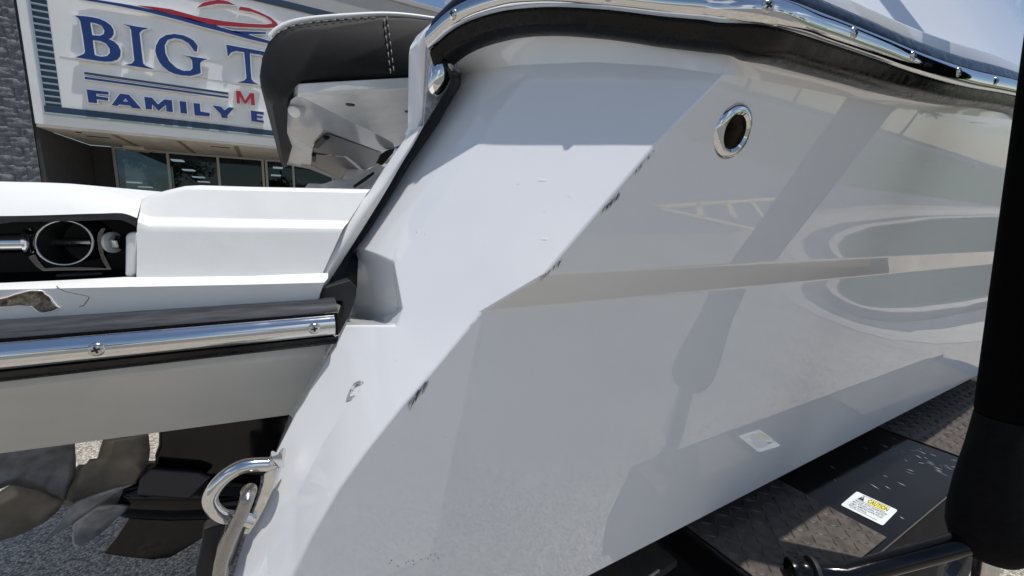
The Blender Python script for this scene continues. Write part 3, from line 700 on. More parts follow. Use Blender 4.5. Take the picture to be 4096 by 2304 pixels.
# ---- white ridge of the deck moulding beside the gasket
rdl = [(1648, 515), (1585, 605), (1530, 685), (1484, 757), (1448, 790), (1390, 880), (1330, 985), (1262, 1105), (1248, 1160), (1246, 1200)]
rdr = [(1694, 506), (1650, 585), (1600, 665), (1555, 745), (1511, 818), (1440, 932), (1372, 1038), (1308, 1140), (1286, 1176), (1280, 1196)]
rly = [.80, .80, .80, .80, .79, .775, .762, .748, .735, .728]
rry = [.77, .77, .772, .776, .782, .786, .786, .772, .765, .76]
a_ = [at(*q, Y) for q, Y in zip(rdl, rly)]; b_ = [at(*q, Y) for q, Y in zip(rdr, rry)]
rows = [[lerp(p, q, t)+Vector((0, -.014*math.sin(math.pi*t), 0)) for p, q in zip(a_, b_)] for t in [0, .12, .25, .4, .55, .7, .85, 1]]
rows = [[p+Vector((.02, .06, 0)) for p in a_]]+rows
grid('corner_ridge', rows, GELP, boat, sm=60)
# ---- corner post, weathered corner panel, polished rail end
cp = slab('corner_post', [at(*q, .82) for q in [(1860, -30), (1762, 62), (1700, 118), (1676, 160), (1670, 190), (1668, 330), (1664, 500), (1652, 530), (1690, 530), (1697, 470), (1708, 300), (1716, 180), (1724, 115), (1765, 72), (1890, -30)]], (-.004, .045, 0), GEL, boat, .005)
slab('corner_panel', [at(*q, .815) for q in [(1716, 122), (1760, 76), (1830, 30), (1820, 215), (1830, 330), (1780, 400), (1700, 500), (1692, 524), (1699, 430), (1710, 250)]], (0, .02, 0), mat('stained gelcoat', (.70, .70, .68), .35, vscale=90, col2=(.42, .42, .41), bump=.2, bscale=120), boat, .002)
ec = at(1762, 285, .80); rows = []
for j in range(9):
    th_ = math.pi/2*j/8; rows.append([ec+Vector((.022*math.cos(a)*math.cos(th_)+.010*math.sin(a)*math.cos(th_), -.026*math.sin(th_), .046*math.sin(a)*math.cos(th_))) for a in [2*math.pi*k/28 for k in range(28)]])
e_ = grid('rail_end_cap', rows, CHR, boat, sm=60, closed=True)

# ---- stern seat seen from its starboard end
YS = 1.18
seat = slab('stern_seat', [at(*q, YS) for q in [(1185, 334), (1400, 322), (1600, 311), (1760, 304), (1760, 345), (1600, 352), (1400, 364), (1194, 377)]], (.0, .035, 0), GELD, boat, .003)
seat['label'] = 'stern seat with charcoal cushion over a white moulded base'
co = [(1186, 335), (1155, 365), (1122, 405), (1090, 415), (1060, 385), (1043, 335), (1038, 290), (1048, 215), (1072, 155), (1112, 114), (1170, 88), (1260, 72), (1400, 61), (1540, 55), (1650, 62), (1780, 80), (1900, 95), (1900, 296), (1650, 305), (1400, 319)]
cf_ = [at(*q, YS) for q in co]; cen = sum(cf_, Vector())/len(cf_)
exv = Vector((.10, 1.9, .0))
rowsC = []
for s_, ins_ in ((0, .035), (.0, .016), (.012, .004), (.035, 0)):
    rowsC.append([p+(cen-p).normalized()*ins_+Vector((0, s_, 0)) for p in cf_])
rowsC[0] = [p+(cen-p).normalized()*.03+Vector((0, -.006, 0)) for p in cf_]
rowsC.append([p+exv for p in cf_])
n_ = len(cf_); vv = [p for r_ in rowsC for p in r_]; ff = []
for i in range(len(rowsC)-1):
    for j in range(n_): a = i*n_+j; b = i*n_+(j+1) % n_; ff.append((a, b, b+n_, a+n_))
ff.append(list(range(n_)))
ff.append(list(range((len(rowsC)-1)*n_, len(rowsC)*n_)))
cu_ = raw('cushion', vv, ff, VIN, seat, sm=50)
tp = [q for q in co if q[1] < 135 and q[0] >= 1070]
tp = [(1082, 142), (1112, 112), (1170, 85), (1260, 69), (1400, 58), (1540, 52), (1650, 59), (1780, 77), (1900, 92)]
tube('piping', [p+Vector((0, .012, .001)) for p in catmull([at(*q, YS) for q in tp], 6)], .0062, VINW, seat, seg=10)
def stitches(path, L=.012, gap=.007, r_=.0011):
    P = catmull(path, 24); bm = bmesh.new(); acc = 0; i = 0; out = []
    d = [0]
    for a, b in zip(P, P[1:]): d.append(d[-1]+(b-a).length)
    def atd(x):
        for k in range(len(d)-1):
            if x <= d[k+1]: return lerp(P[k], P[k+1], (x-d[k])/max(1e-9, d[k+1]-d[k]))
        return P[-1]
    vs_, fs_ = [], []; x = 0
    while x+L < d[-1]:
        a, b = atd(x), atd(x+L); t = (b-a).normalized(); u_ = Vector((0, -1, 0)); sd = t.cross(u_).normalized()
        k = len(vs_); vs_ += [a+sd*r_, a-sd*r_, b-sd*r_, b+sd*r_, lerp(a, b, .5)+u_*r_*1.6+sd*r_, lerp(a, b, .5)+u_*r_*1.6-sd*r_]
        fs_ += [(k, k+1, k+5, k+4), (k+4, k+5, k+2, k+3), (k, k+4, k+3), (k+1, k+2, k+5)]; x += L+gap
    return vs_, fs_
sv, sf_ = [], []
for pth in ([(1100, 136), (1170, 104), (1260, 88), (1400, 75), (1530, 68)], [(1536, 74), (1545, 150), (1556, 240), (1564, 306)], [(1548, 64), (1560, 160), (1570, 240), (1578, 304)]):
    a, b = stitches([at(*q, YS-(.0005 if pth[0][0] == 1100 else .0068)) for q in pth]); k = len(sv); sv += a; sf_ += [tuple(i+k for i in f_) for f_ in b]
raw('stitching', sv, sf_, THR, seat)['kind'] = 'stuff'
def zs(x, y): return (1050+x/3.019, 300+y/3.019)
zA = at(1194, 377, YS+.03).z
def uz(x, y): return atz(*zs(x, y), zA)
Pfold1 = at(*zs(425, 240), YS+.03); Pfold2 = uz(1650, 850)
raw('seat_underside', [Pfold1, at(*zs(1560, 172), YS+.03), at(*zs(2100, 130), YS+.03), uz(2100, 560), Pfold2], [(0, 1, 2, 3, 4)], GELD, seat)
def sq(x, y, Y): return at(*zs(x, y), Y)
q3 = sq(605, 895, 2.15); nb = unit((Pfold2-Pfold1).cross(q3-Pfold1))
def QB(x, y, d=0): return atp(*zs(x, y), Pfold1, nb)-ray(*zs(x, y))*d
GREYM = mat('grey moulding', (.075, .075, .08), .4, var=.06, vscale=5)
raw('seat_bulkhead', [Pfold1, QB(345, 300), QB(285, 450), QB(215, 640), QB(605, 895), QB(640, 800), QB(770, 697), QB(1440, 940), QB(1650, 850)], [(0, 1, 2, 3, 4, 5, 6, 7, 8)], mat('pale grey moulding', (.46, .46, .48), .12, var=.05, vscale=6), seat)
slab('hinge_box', [QB(x, y, .02) for x, y in [(770, 697), (1440, 940), (1390, 1085), (1200, 1160), (1000, 990), (620, 932), (607, 893), (660, 840)]], ray(1300, 600)*.06, GREYM, seat, .006)
slab('hinge_box', [QB(x, y, .0) for x, y in [(585, 950), (985, 995), (1200, 1165), (1080, 1250), (905, 1240), (590, 1090)]], ray(1300, 650)*.05, GREYM, seat, .006)
slab('hinge_arm', [QB(x, y, .03) for x, y in [(985, 985), (1020, 980), (1225, 1150), (1195, 1170)]], ray(1300, 650)*.02, GEL, seat, .002)
for a_, b_, w_ in (((660, 850), (770, 740), .012), ((620, 960), (622, 1030), .010)):
    tube('hinge_pin', [QB(*a_, .03), QB(*b_, .03)], w_, BLKM, seat, seg=10)
raw('seat_bulkhead', [QB(215, 640), QB(605, 895), QB(580, 1125), sq(300, 1062, 2.9), sq(225, 950, 2.75), sq(190, 840, 2.5)], [(0, 1, 2, 3, 4, 5)], GELD, seat, sm=30)
slab('seat_rim', [QB(590, 1090, .02), QB(905, 1240, .02), QB(1060, 1252, .02), QB(900, 1262, .02), QB(585, 1135, .02), sq(300, 1075, 2.85), sq(290, 1040, 2.85)], (0, .03, 0), GEL, seat, .002)
rimo = [(1184, 336), (1148, 395), (1112, 459), (1104, 512), (1106, 571), (1122, 605), (1149, 654)]
rimY = [1.185, 1.4, 1.65, 1.9, 2.3, 2.6, 2.9]
rimi = [(1196, 378), (1162, 410), (1140, 455), (1122, 512), (1114, 571), (1130, 620), (1152, 656)]
grid('seat_lip', [[at(*q, Y-.01) for q, Y in zip(rimo, rimY)], [at(*q, Y) for q, Y in zip(rimi, rimY)]], GEL, seat, sm=60)
for (x, y, Y) in ((1060, 348, 1.42), (1770, 433, 1.52)):
    lathe('screw_cap', [(.0001, .002), (.006, .004), (.011, .003), (.012, 0)], uz(x, y)+Vector((0, 0, -.001)), (0, 0, -1), BLKM, seat, 16)
for (x, y, Y) in ((430, 395, 1.55),):
    q = QB(x, y, .0); lathe('rubber_bumper', [(.0001, .03), (.016, .028), (.018, .01), (.02, 0)], q, (-.35, -.6, -.5), VINW, seat, 16)
slab('latch', [sq(1440, 950, 2.0), sq(1510, 905, 2.0), sq(1600, 880, 1.95), sq(1580, 940, 1.95), sq(1450, 1090, 2.0), sq(1385, 1060, 2.0)], (0, .03, 0), BLKM, seat, .003)
slab('gas_strut', [sq(1100, 1335, 1.6), sq(1290, 1200, 1.6), sq(1350, 1165, 1.6), sq(1355, 1195, 1.6), sq(1240, 1285, 1.6), sq(1115, 1365, 1.6)], (0, .02, 0), BLKM, seat, .003)
slab('transom_step', [sq(830, 1380, 1.9), sq(860, 1262, 1.9), sq(1090, 1260, 1.85), sq(1400, 1080, 1.8), sq(1480, 1110, 1.6), sq(1330, 1390, 1.5)], (0, .05, 0), GELD, seat, .004)
slab('step_pad', [sq(505, 1380, 2.3), sq(560, 1308, 2.3), sq(715, 1312, 2.3), sq(700, 1380, 2.3)], (0, .06, 0), GEL, seat, .004)
slab('step_pad', [sq(700, 1380, 2.25), sq(716, 1312, 2.25), sq(760, 1310, 2.25), sq(860, 1268, 2.2), sq(830, 1380, 2.2)], (0, .05, 0), GELD, seat, .004)
# ---- stern drive and propellers under the platform
def zp(x, y): return (x/2.058, 1600+y/2.058)
YD = 1.45
drv = slab('stern_drive', [at(*zp(*q), YD+.03) for q in [(1300, 200), (2400, 60), (2400, 640), (1720, 630), (1450, 600), (1275, 560), (1268, 470), (1300, 380)]], (0, .10, 0), BLK, boat, .012, 3)
drv['label'] = 'black stern drive leg with two propellers'
tp_ = []
ax = [(1030, 725), (1130, 730), (1300, 735), (1500, 745), (1800, 760), (2100, 765)]; rd = [.068, .078, .082, .084, .078, .06]
tube('gearcase', [at(*zp(x, y), YD+.08) for x, y in ax], rd, BLK, drv, seg=24)
slab('skeg', [at(*zp(*q), YD+.075) for q in [(1090, 900), (1700, 940), (1700, 1120), (1560, 1210), (1400, 1305), (1250, 1322), (1050, 1300), (845, 1270), (960, 1130), (1050, 990)]], (0, .02, 0), BLK, drv, .006)
slab('anode_plate', [at(*zp(*q), YD-.01) for q in [(1150, 640), (1230, 570), (1640, 600), (1740, 640), (1560, 820), (1120, 790)]], (0, .02, .0), mat('dark blue paint', (.008, .010, .022), .3), drv, .006)
BRZ = mat('weathered propeller bronze', (.20, .18, .155), .45, .35, var=.25, vscale=14, rvar=.15, rscale=40)
PGR = mat('weathered propeller grey', (.27, .28, .30), .45, .35, var=.3, vscale=22, rvar=.15, rscale=40)
prop = tube('propeller_hub', [at(*zp(560, 690), YD+.08), at(*zp(700, 705), YD+.08), at(*zp(1040, 725), YD+.08)], [.05, .058, .064], BRZ, drv, seg=28)
def blade(name, pts, ya, yb, m_):
    n = len(pts); xs = [q[0] for q in pts]; ys = [q[1] for q in pts]; x0, x1, y0, y1 = min(xs), max(xs), min(ys), max(ys)
    # cupped blade: a fine triangulated sheet with curvature
    P2 = [Vector(zp(*q)) for q in pts]; inner = []
    out = plate2d(name, [[tuple(p) for p in P2]], [], lambda a, b: at(a, b, ya), None, m_, drv)
    bm = bmesh.new(); bm.from_mesh(out.data); bmesh.ops.subdivide_edges(bm, edges=bm.edges, cuts=3, use_grid_fill=True)
    for v_ in bm.verts:
        px, py = proj(v_.co); u_ = (px-zp(x0, 0)[0])/((x1-x0)/2.058); w_ = (py-zp(0, y0)[1])/((y1-y0)/2.058)
        v_.co = at(px, py, lerp(ya, yb, u_)+.03*math.sin(math.pi*w_)-.015)
    bmesh.ops.recalc_face_normals(bm, faces=bm.faces); bm.to_mesh(out.data); bm.free(); smooth(out.data, 60)
    so_ = out.modifiers.new('thick', 'SOLIDIFY'); so_.thickness = .006; so_.offset = 0
    return out
blade('propeller_blade', [(-160, 480), (0, 440), (300, 400), (612, 330), (622, 480), (618, 600), (580, 720), (530, 830), (440, 790), (330, 745), (100, 690), (-160, 800)], 1.30, 1.42, PGR)
blade('propeller_blade', [(-160, 850), (0, 760), (100, 698), (330, 748), (528, 832), (470, 915), (390, 985), (300, 1040), (150, 1115), (0, 1160), (-160, 1190)], 1.28, 1.36, BRZ)
blade('propeller_blade', [(850, 320), (1222, 270), (1236, 400), (1228, 480), (1205, 545), (1110, 690), (1000, 715), (880, 760), (620, 850), (530, 832), (580, 700), (640, 610), (740, 490), (800, 485), (825, 400)], 1.40, 1.46, BRZ)
blade('propeller_blade', [(1105, 688), (1000, 730), (900, 800), (830, 845), (720, 930), (600, 1015), (470, 1100), (345, 1186), (400, 1110), (480, 1030), (600, 860), (640, 830), (760, 785), (950, 725)], 1.33, 1.40, PGR)
blade('propeller_blade', [(760, 880), (900, 860), (1060, 870), (1035, 905), (930, 995), (870, 1060), (800, 1120), (700, 1190), (640, 1216), (605, 1185), (598, 1110), (620, 1000), (660, 950)], 1.42, 1.46, PGR)
# ---- transom eye
def ze(x, y): return (700+x/2.398, 1700+y/2.398)
YE = .63
eye_c = [(985, 330), (920, 372), (840, 378), (740, 384), (640, 402), (540, 452), (450, 522), (380, 605), (340, 690), (345, 760), (390, 830), (460, 876), (540, 888), (640, 900), (740, 930)]
eye_p = catmull([at(*ze(*q), YE+.006*k/14) for k, q in enumerate(eye_c)], 5)
ew = 70/2.398*.60/1706
nE = len(eye_p); rad = [.0092*(1+.55*max(0, 1-k/6)**2) for k in range(nE)]
eye = tube('transom_eye', eye_p, rad, CHR, boat, seg=24); eye['label'] = 'polished stainless tie down eye on the transom corner'
bpc = [(1010, 235), (1045, 245), (1035, 330), (985, 480), (930, 640), (870, 780), (800, 910), (740, 1000), (700, 1055), (650, 1052), (668, 1000), (740, 850), (800, 700), (840, 560), (850, 470), (930, 420), (955, 330)]
slab('base_plate', [at(*ze(*q), YE+.010) for q in bpc], (.004, .005, 0), CHR, eye, .0015)
# ---- through-hull outlet
axn = nS1
th_ = lathe('through_hull_fitting', [(.0235, -.05), (.0235, 0), (.0245, .0045), (.028, .0075), (.0325, .0075), (.0375, .005), (.040, .0015), (.0405, -.002)], tc, axn, CHR, boat, 48); th_['label'] = 'round polished stainless drain outlet in the topside'
lathe('outlet_bore', [(.0234, -.001), (.0225, -.05), (.0225, -.12), (.0001, -.12)], tc, axn, mat('sooty bore', (.16, .125, .09), .35, .6, var=.4, vscale=60), th_, 32)
# ---- scuffs and nicks on the hull corner
SCUFF = mat('black scuff', (.02, .02, .02), .7)
random.seed(3)
def scuff_patch(a, b, w, n, surf, lean):
    vs_, fs_ = [], []
    for _ in range(n):
        t = random.random(); cx_, cy_ = lerp(a[0], b[0], t), lerp(a[1], b[1], t)
        cx_ += random.gauss(0, w*.09); cy_ += random.gauss(0, w*.09)
        L = random.uniform(.2, 1)*w*1.0; th = random.uniform(.5, 2.2)
        dx, dy = lean[0]*L, lean[1]*L
        q = [(cx_, cy_), (cx_+th, cy_+random.uniform(-1, 1)), (cx_+dx+th*.4, cy_+dy), (cx_+dx, cy_+dy)]
        k = len(vs_); vs_ += [surf(*p)-ray(*p)*.0012 for p in q]; fs_.append((k, k+1, k+2, k+3))
    return vs_, fs_
sv, sf_ = [], []
def surf_edge(px, py):
    a = FF(px, py); b = S1(px, py) if py < 1110 else S2(px, py)
    return a if (a-CAM).length < (b-CAM).length else b
for a, b, w, n in [((2615, 600), (2535, 690), 24, 34), ((2480, 770), (2415, 835), 30, 75), ((2250, 1035), (2160, 1115), 24, 48), ((1712, 1520), (1638, 1610), 48, 52), ((1920, 1262), (1880, 1300), 12, 8)]:
    p, f_ = scuff_patch(a, b, w, n, surf_edge, (-.28, 1)); k = len(sv); sv += p; sf_ += [tuple(i+k for i in q) for q in f_]
sc = raw('scuff_marks', sv, sf_, SCUFF, boat, recalc=False); sc['kind'] = 'stuff'
# gouge on the aft crease
NIK = mat('bare gouge', (.13, .13, .135), .5, vscale=160, col2=(.75, .75, .76), bump=.8, bscale=120, bdist=.003)
gv = []; gf = []
gpx = [(1388, 1598), (1396, 1575), (1408, 1550), (1420, 1532), (1440, 1523), (1458, 1528), (1462, 1540), (1452, 1560), (1445, 1575), (1432, 1592), (1412, 1602)]
gc = FF(1425, 1562); gv.append(gc+nF*-.004)
for q in gpx: gv.append(FF(*q)+nF*.0018)
for q in gpx: 
    d_ = Vector(q)-Vector((1425, 1562)); q2 = Vector((1425, 1562))+d_*.6; gv.append(FF(*q2)+nF*(.0022+.0012*noise.noise(Vector((q[0]*.1, q[1]*.1, 0)))))
m_ = len(gpx)
for i in range(m_): j = (i+1) % m_; gf += [(1+i, 1+j, 1+m_+j, 1+m_+i), (1+m_+i, 1+m_+j, 0)]
raw('gouge', gv, gf, NIK, boat, sm=20)['label'] = 'chipped gelcoat gouge on the aft crease'
# ================================================================== TIE-DOWN SHACKLE
shk = [(690, 640), (720, 620), (700, 690), (660, 800), (620, 900), (570, 1000), (520, 1110), (480, 1220), (450, 1300), (430, 1420), (425, 1520)]
sp_ = catmull([at(*ze(*q), YE-.022 if k > 1 else YE+.02-.012*k) for k, q in enumerate(shk)], 5)
WRN = mat('worn galvanised steel', (.36, .35, .335), .3, 1, rvar=.1, rscale=60, bump=.15, bscale=150, bdist=.0006)
tie = tube('tie_down_shackle', sp_, .0085, WRN, None, seg=20); tag(tie, 'steel shackle hooked through the stainless transom eye', 'shackle')
tube('shackle_leg', catmull([at(*ze(*q), YE+.03) for q in [(690, 640), (660, 760), (640, 900), (600, 1050), (560, 1180), (520, 1280)]], 4), .0072, WRN, tie, seg=16)
slab('shackle_hook', [at(*ze(*q), YE-.01) for q in [(480, 1030), (490, 1090), (440, 1240), (510, 1290), (520, 1400), (500, 1560), (380, 1560), (386, 1280), (405, 1190), (440, 1110)]], (.0, .02, 0), WRN, tie, .004)
slab('strap_webbing', [at(*ze(*q), YE+.02) for q in [(250, 1160), (270, 1000), (470, 960), (520, 1100), (500, 1560), (190, 1560), (200, 1380)]], (0, .02, 0), BLKM, tie, .003)

# ---- port half of the boat, out of sight from here but it throws the shade
ph = [(0.25, 2.95, 1.75), (XB, 2.95, 2.0), (XB, 2.85, .9), (.02, 2.85, .86), (.1, 1.69, .58), (XB, 1.69, .66)]
raw('hull_port_side', [(.5, 2.98, 1.83), (XB, 2.98, 2.04), (XB, 2.86, .9), (.02, 2.86, .86), (.02, 1.69, .575), (XB, 1.69, .68), (.3, 1.1, 1.15), (.3, 2.4, 1.5)], [(0, 1, 2, 3), (3, 2, 5, 4), (0, 3, 4, 6, 7)], GEL, boat)
raw('foredeck', [(1.2, 1.3, 2.74), (XB, 1.4, 2.9), (XB, 2.98, 2.05), (1.2, 2.98, 1.86)], [(0, 1, 2, 3)], GEL, boat)
# ================================================================== TRAILER
TRP = mat('dusty tread plate', (.092, .076, .064), .55, .35, var=.3, vscale=30, rvar=.15, rscale=50, bump=.3, bscale=160, bdist=.001)
trl = empty('boat_trailer', 'black boat trailer with tread plate fender and padded guide pole', 'trailer'); trl.location = (1.8, 1.7, 0)
ZFD = .73; Y0f, Y1f = .345, .80
fen = slab('fender', [(.935, Y0f, ZFD), (3.35, Y0f, ZFD), (3.47, Y0f+.03, ZFD), (3.56, Y0f+.10, ZFD), (3.6, Y0f+.22, ZFD), (3.6, Y1f, ZFD), (.935, Y1f, ZFD)], (0, 0, -.012), BLK, trl, .004, 3)
fen['label'] = 'black steel fender with two tread plate steps'
slab('fender_skirt', [(.935, Y0f+.002, ZFD-.013), (3.6, Y0f+.002, ZFD-.013), (3.6, Y0f+.002, ZFD-.16), (2.75, Y0f+.002, ZFD-.16), (2.6, Y0f+.002, ZFD-.05), (1.95, Y0f+.002, ZFD-.05), (1.88, Y0f+.002, ZFD-.42), (.96, Y0f+.002, ZFD-.42)], (0, .008, 0), mat('scuffed black steel', (.012, .012, .013), .7, ior=1.2, var=.3, vscale=12), fen, .002)
slab('fender_end', [(.945, Y0f+.004, ZFD-.013), (.945, Y1f, ZFD-.013), (.96, Y1f, .34), (.96, Y0f+.004, .34)], (.008, 0, 0), BLK, fen, .002)
def tread(x0, x1):
    pl = box('tread_plate', (x0, Y0f+.012, ZFD+.0005), (x1, Y1f-.01, ZFD+.0045), TRP, fen, .0008)
    vs_, fs_ = [], []
    nx = int((x1-x0)/.034); ny = int((Y1f-Y0f-.03)/.034); z_ = ZFD+.0044
    for i in range(nx):
        for j in range(ny):
            cx_ = x0+.022+i*.034; cy_ = Y0f+.034+j*.034; a = R(45) if (i+j) % 2 else R(-45)
            if cx_ > x1-.012 or cx_ < x0+.012: continue
            L, w_ = .0165, .0036; u_ = Vector((math.cos(a), math.sin(a), 0)); v2 = Vector((-u_.y, u_.x, 0)); c_ = Vector((cx_, cy_, z_))
            k = len(vs_); vs_ += [c_-u_*L, c_-v2*w_, c_+u_*L, c_+v2*w_, c_-u_*L*.55+Vector((0, 0, .0028)), c_+u_*L*.55+Vector((0, 0, .0028))]
            fs_ += [(k, k+1, k+4), (k+1, k+2, k+5), (k+1, k+5, k+4), (k+2, k+3, k+5), (k+3, k, k+4), (k+3, k+4, k+5)]
    raw('tread_lugs', vs_, fs_, TRP, pl, recalc=False)['kind'] = 'stuff'
tread(.945, 1.39); tread(2.15, 3.32)
# caution label
LAB = mat('white label vinyl', (.72, .76, .76), .25, var=.04, vscale=60); YEL = mat('yellow label band', (.80, .70, .12), .3); INK = mat('label ink', (.02, .02, .02), .5)
TL, TR_, BR_, BL = [atz(*q, ZFD+.0012) for q in [(3412, 1959), (3578, 2035), (3545, 2110), (3378, 2028)]]
uu = ((TR_-TL)+(BR_-BL)).normalized(); LW = ((TR_-TL).length+(BR_-BL).length)/2; vv_ = Vector((-uu.y, uu.x, 0)); vv_ = vv_ if vv_.dot(TL-BL) > 0 else -vv_
LH = (abs((TL-BL).dot(vv_))+abs((TR_-BR_).dot(vv_)))/2; OR = (TL+TR_+BR_+BL)/4-uu*LW/2-vv_*LH/2
def lp(x, y, z=0): return OR+uu*LW*x+vv_*LH*y+Vector((0, 0, z))
corn = []
for (cx_, cy_, a0) in ((.96, .08, -90), (.96, .92, 0), (.04, .92, 90), (.04, .08, 180)):
    for k in range(5): a = R(a0+22.5*k); corn.append(lp(cx_+.04*math.cos(a), cy_+.08*math.sin(a)))
lab = slab('caution_label', corn, (0, 0, .0006), LAB, fen, 0); lab['label'] = 'white caution label with yellow band on the fender'
slab('label_band', [lp(.40, .66, .0007), lp(.82, .66, .0007), lp(.82, .92, .0007), lp(.40, .92, .0007)], (0, 0, .0003), YEL, lab, 0)
for y0_, y1_ in ((.935, .95), (.62, .635), (.10, .115)): slab('label_rule', [lp(.17, y0_, .0007), lp(.84, y0_, .0007), lp(.84, y1_, .0007), lp(.17, y1_, .0007)], (0, 0, .0003), INK, lab, 0)
slab('warning_triangle', [lp(.15, .66, .0007), lp(.30, .66, .0007), lp(.225, .93, .0007)], (0, 0, .0003), INK, lab, 0)
slab('warning_mark', [lp(.220, .74, .0011), lp(.230, .74, .0011), lp(.233, .86, .0011), lp(.217, .86, .0011)], (0, 0, .0002), LAB, lab, 0)
def text(name, body, x0, x1, y0, y1, parent, material, z):
    cu__ = bpy.data.curves.new(name, 'FONT'); cu__.body = body; cu__.size = 1; cu__.extrude = .001; cu__.offset = .012
    o = bpy.data.objects.new(name, cu__); COL.objects.link(o)
    me = evaluated_mesh(o); bpy.data.objects.remove(o); me.materials.clear(); me.materials.append(material)
    xs = [v_.co.x for v_ in me.vertices]; ys = [v_.co.y for v_ in me.vertices]; a, b, c, d = min(xs), max(xs), min(ys), max(ys)
    for v_ in me.vertices:
        v_.co = lp(lerp(x0, x1, (v_.co.x-a)/(b-a)), lerp(y0, y1, (v_.co.y-c)/(d-c)), z+v_.co.z*.05)
    return link(name, me, material, parent)
text('label_text', 'CAUTION', .37, .85, .69, .89, lab, INK, .0012)
for k, (ln, x1) in enumerate([('TRAILER WITH GUIDE POLES', .90), ('MAY EXCEED LEGAL WIDTH', .87), ('LIMIT. REMOVE GUIDE POLES', .88), ('BEFORE TOWING.', .56)]):
    text('label_text', ln, .13, x1, .50-.115*k, .585-.115*k, lab, INK, .0009)
random.seed(5); fv, ff_ = [], []
for _ in range(46):
    x, y = (random.gauss(2.02, .05), random.uniform(.38, .58)) if random.random() < .6 else (random.uniform(1.45, 2.1), random.uniform(.37, .6))
    a = random.gauss(1.4, .35); L = random.uniform(.003, .016); w_ = random.uniform(.0006, .0016); u_ = Vector((math.cos(a)*L, math.sin(a)*L, 0)); v2 = Vector((-math.sin(a)*w_, math.cos(a)*w_, 0)); c_ = Vector((x, y, ZFD+.0007))
    if lab and abs((c_-OR).dot(uu)/LW-.5) < .55 and abs((c_-OR).dot(vv_)/LH-.5) < .6: continue
    k0 = len(fv); fv += [c_-u_, c_-v2, c_+u_, c_+v2]; ff_.append((k0, k0+1, k0+2, k0+3))
raw('paint_scratches', fv, ff_, mat('bare steel scratch', (.45, .45, .46), .4), fen, recalc=False)['kind'] = 'stuff'
# guide pole
pb_ = Vector((1.35, .17, .7)); pk = Vector((-.02, .06, 1))
def pz(z): return pb_+pk*(z-.7)
FOAM = mat('black foam', (.0055, .0055, .006), .8, ior=1.2, var=.2, vscale=60, bump=.4, bscale=500, bdist=.001)
gp = lathe('guide_pole', [(.0001, -.02), (.021, -.02), (.021, .60), (.0001, .6)], pz(.62), pk, SST, trl, 24); gp['label'] = 'upright guide pole with black padding'
SLV = mat('black sleeve cloth', (.0022, .0022, .0026), .9, ior=1.15, bump=.3, bscale=400, bdist=.001)
lathe('pole_sleeve', [(.022, 0), (.05, 0), (.0515, .01), (.0515, 2.75), (.045, 2.76), (.0001, 2.77)], pz(1.165), pk, SLV, gp, 40)  # sleeve lengthened beyond view so its shadow reaches the deck
lathe('foam_bumper', [(.022, .0), (.050, .002), (.064, .020), (.073, .05), (.074, .085), (.068, .16), (.058, .24), (.0505, .318), (.022, .318)], pz(.845), pk, FOAM, gp, 40)
tube('pole_arm', [Vector((1.04, .395, .752)), Vector((1.12, .34, .755)), pz(.89)+Vector((-.01, 0, 0)), pz(.90)+Vector((.03, -.02, 0))], .0235, BLK, gp, seg=20)
lathe('arm_flange', [(.024, -.004), (.034, -.002), (.034, .004), (.031, .009), (.025, .010)], Vector((1.055, .385, .7525)), Vector((.08, -.055, .003)), BLKM, gp, 24)
lathe('arm_collar', [(.025, 0), (.030, .001), (.031, .012), (.028, .018), (.031, .024), (.030, .034), (.025, .036)], Vector((1.045, .392, .7523)), Vector((-.08, .055, -.01)), RUB, gp, 24)
# wheel under the fender
TYR = mat('tyre rubber', (.018, .018, .018), .8, var=.3, vscale=40, bump=.3, bscale=200)
wc = Vector((2.30, .462, .345))
wh = lathe('wheel', [(.19, -.09), (.255, -.10), (.315, -.095), (.337, -.075), (.342, 0), (.337, .075), (.315, .095), (.255, .10), (.19, .09)], wc, (0, 1, 0), TYR, trl, 56)
wh['label'] = 'trailer tyre under the fender'
tv, tf = [], []
for k in range(64):
    for sd in (-1, 1):
        a = 2*math.pi*(k+(.5 if sd > 0 else 0))/64; c_ = wc+Vector((math.cos(a)*.340, sd*.055, math.sin(a)*.340)); r_ = Vector((math.cos(a), 0, math.sin(a))); t_ = Vector((-math.sin(a), .25*sd, math.cos(a))).normalized()
        k0 = len(tv)
        for dz in (0, .008):
            for ax_, ay_ in ((-.011, -.03), (.011, -.03), (.011, .03), (-.011, .03)): tv.append(c_+t_*ax_+Vector((0, ay_, 0))+r_*dz)
        tf += [(k0+4, k0+5, k0+6, k0+7)]+[(k0+i, k0+(i+1) % 4, k0+4+(i+1) % 4, k0+4+i) for i in range(4)]
raw('tyre_tread', tv, tf, TYR, wh)['kind'] = 'stuff'
lathe('rim', [(.0001, -.055), (.07, -.06), (.12, -.045), (.165, -.06), (.185, -.088), (.195, -.09), (.195, .09)], wc, (0, 1, 0), BLK, wh, 40)
for (x, z) in ((2.0, .50), (2.04, .46)): tube('spring_bolt', [Vector((x-.03, .33, z)), Vector((x+.05, .33, z+.01)), Vector((x+.05, .33, z-.05))], .006, SST, trl, seg=8)
box('frame_rail', (-.1, .86, .42), (XB, .93, .56), BLK, trl, .006)
box('cross_member', (.62, .5, .36), (.72, 2.9, .46), BLK, trl, .006)
box('cross_member', (2.9, .5, .36), (3.0, 2.9, .46), BLK, trl, .006)
box('frame_rail', (-.1, 2.47, .42), (XB, 2.54, .56), BLK, trl, .006)
box('bunk', (-.05, .95, .60), (XB, 1.05, .70), BLKM, trl, .01)
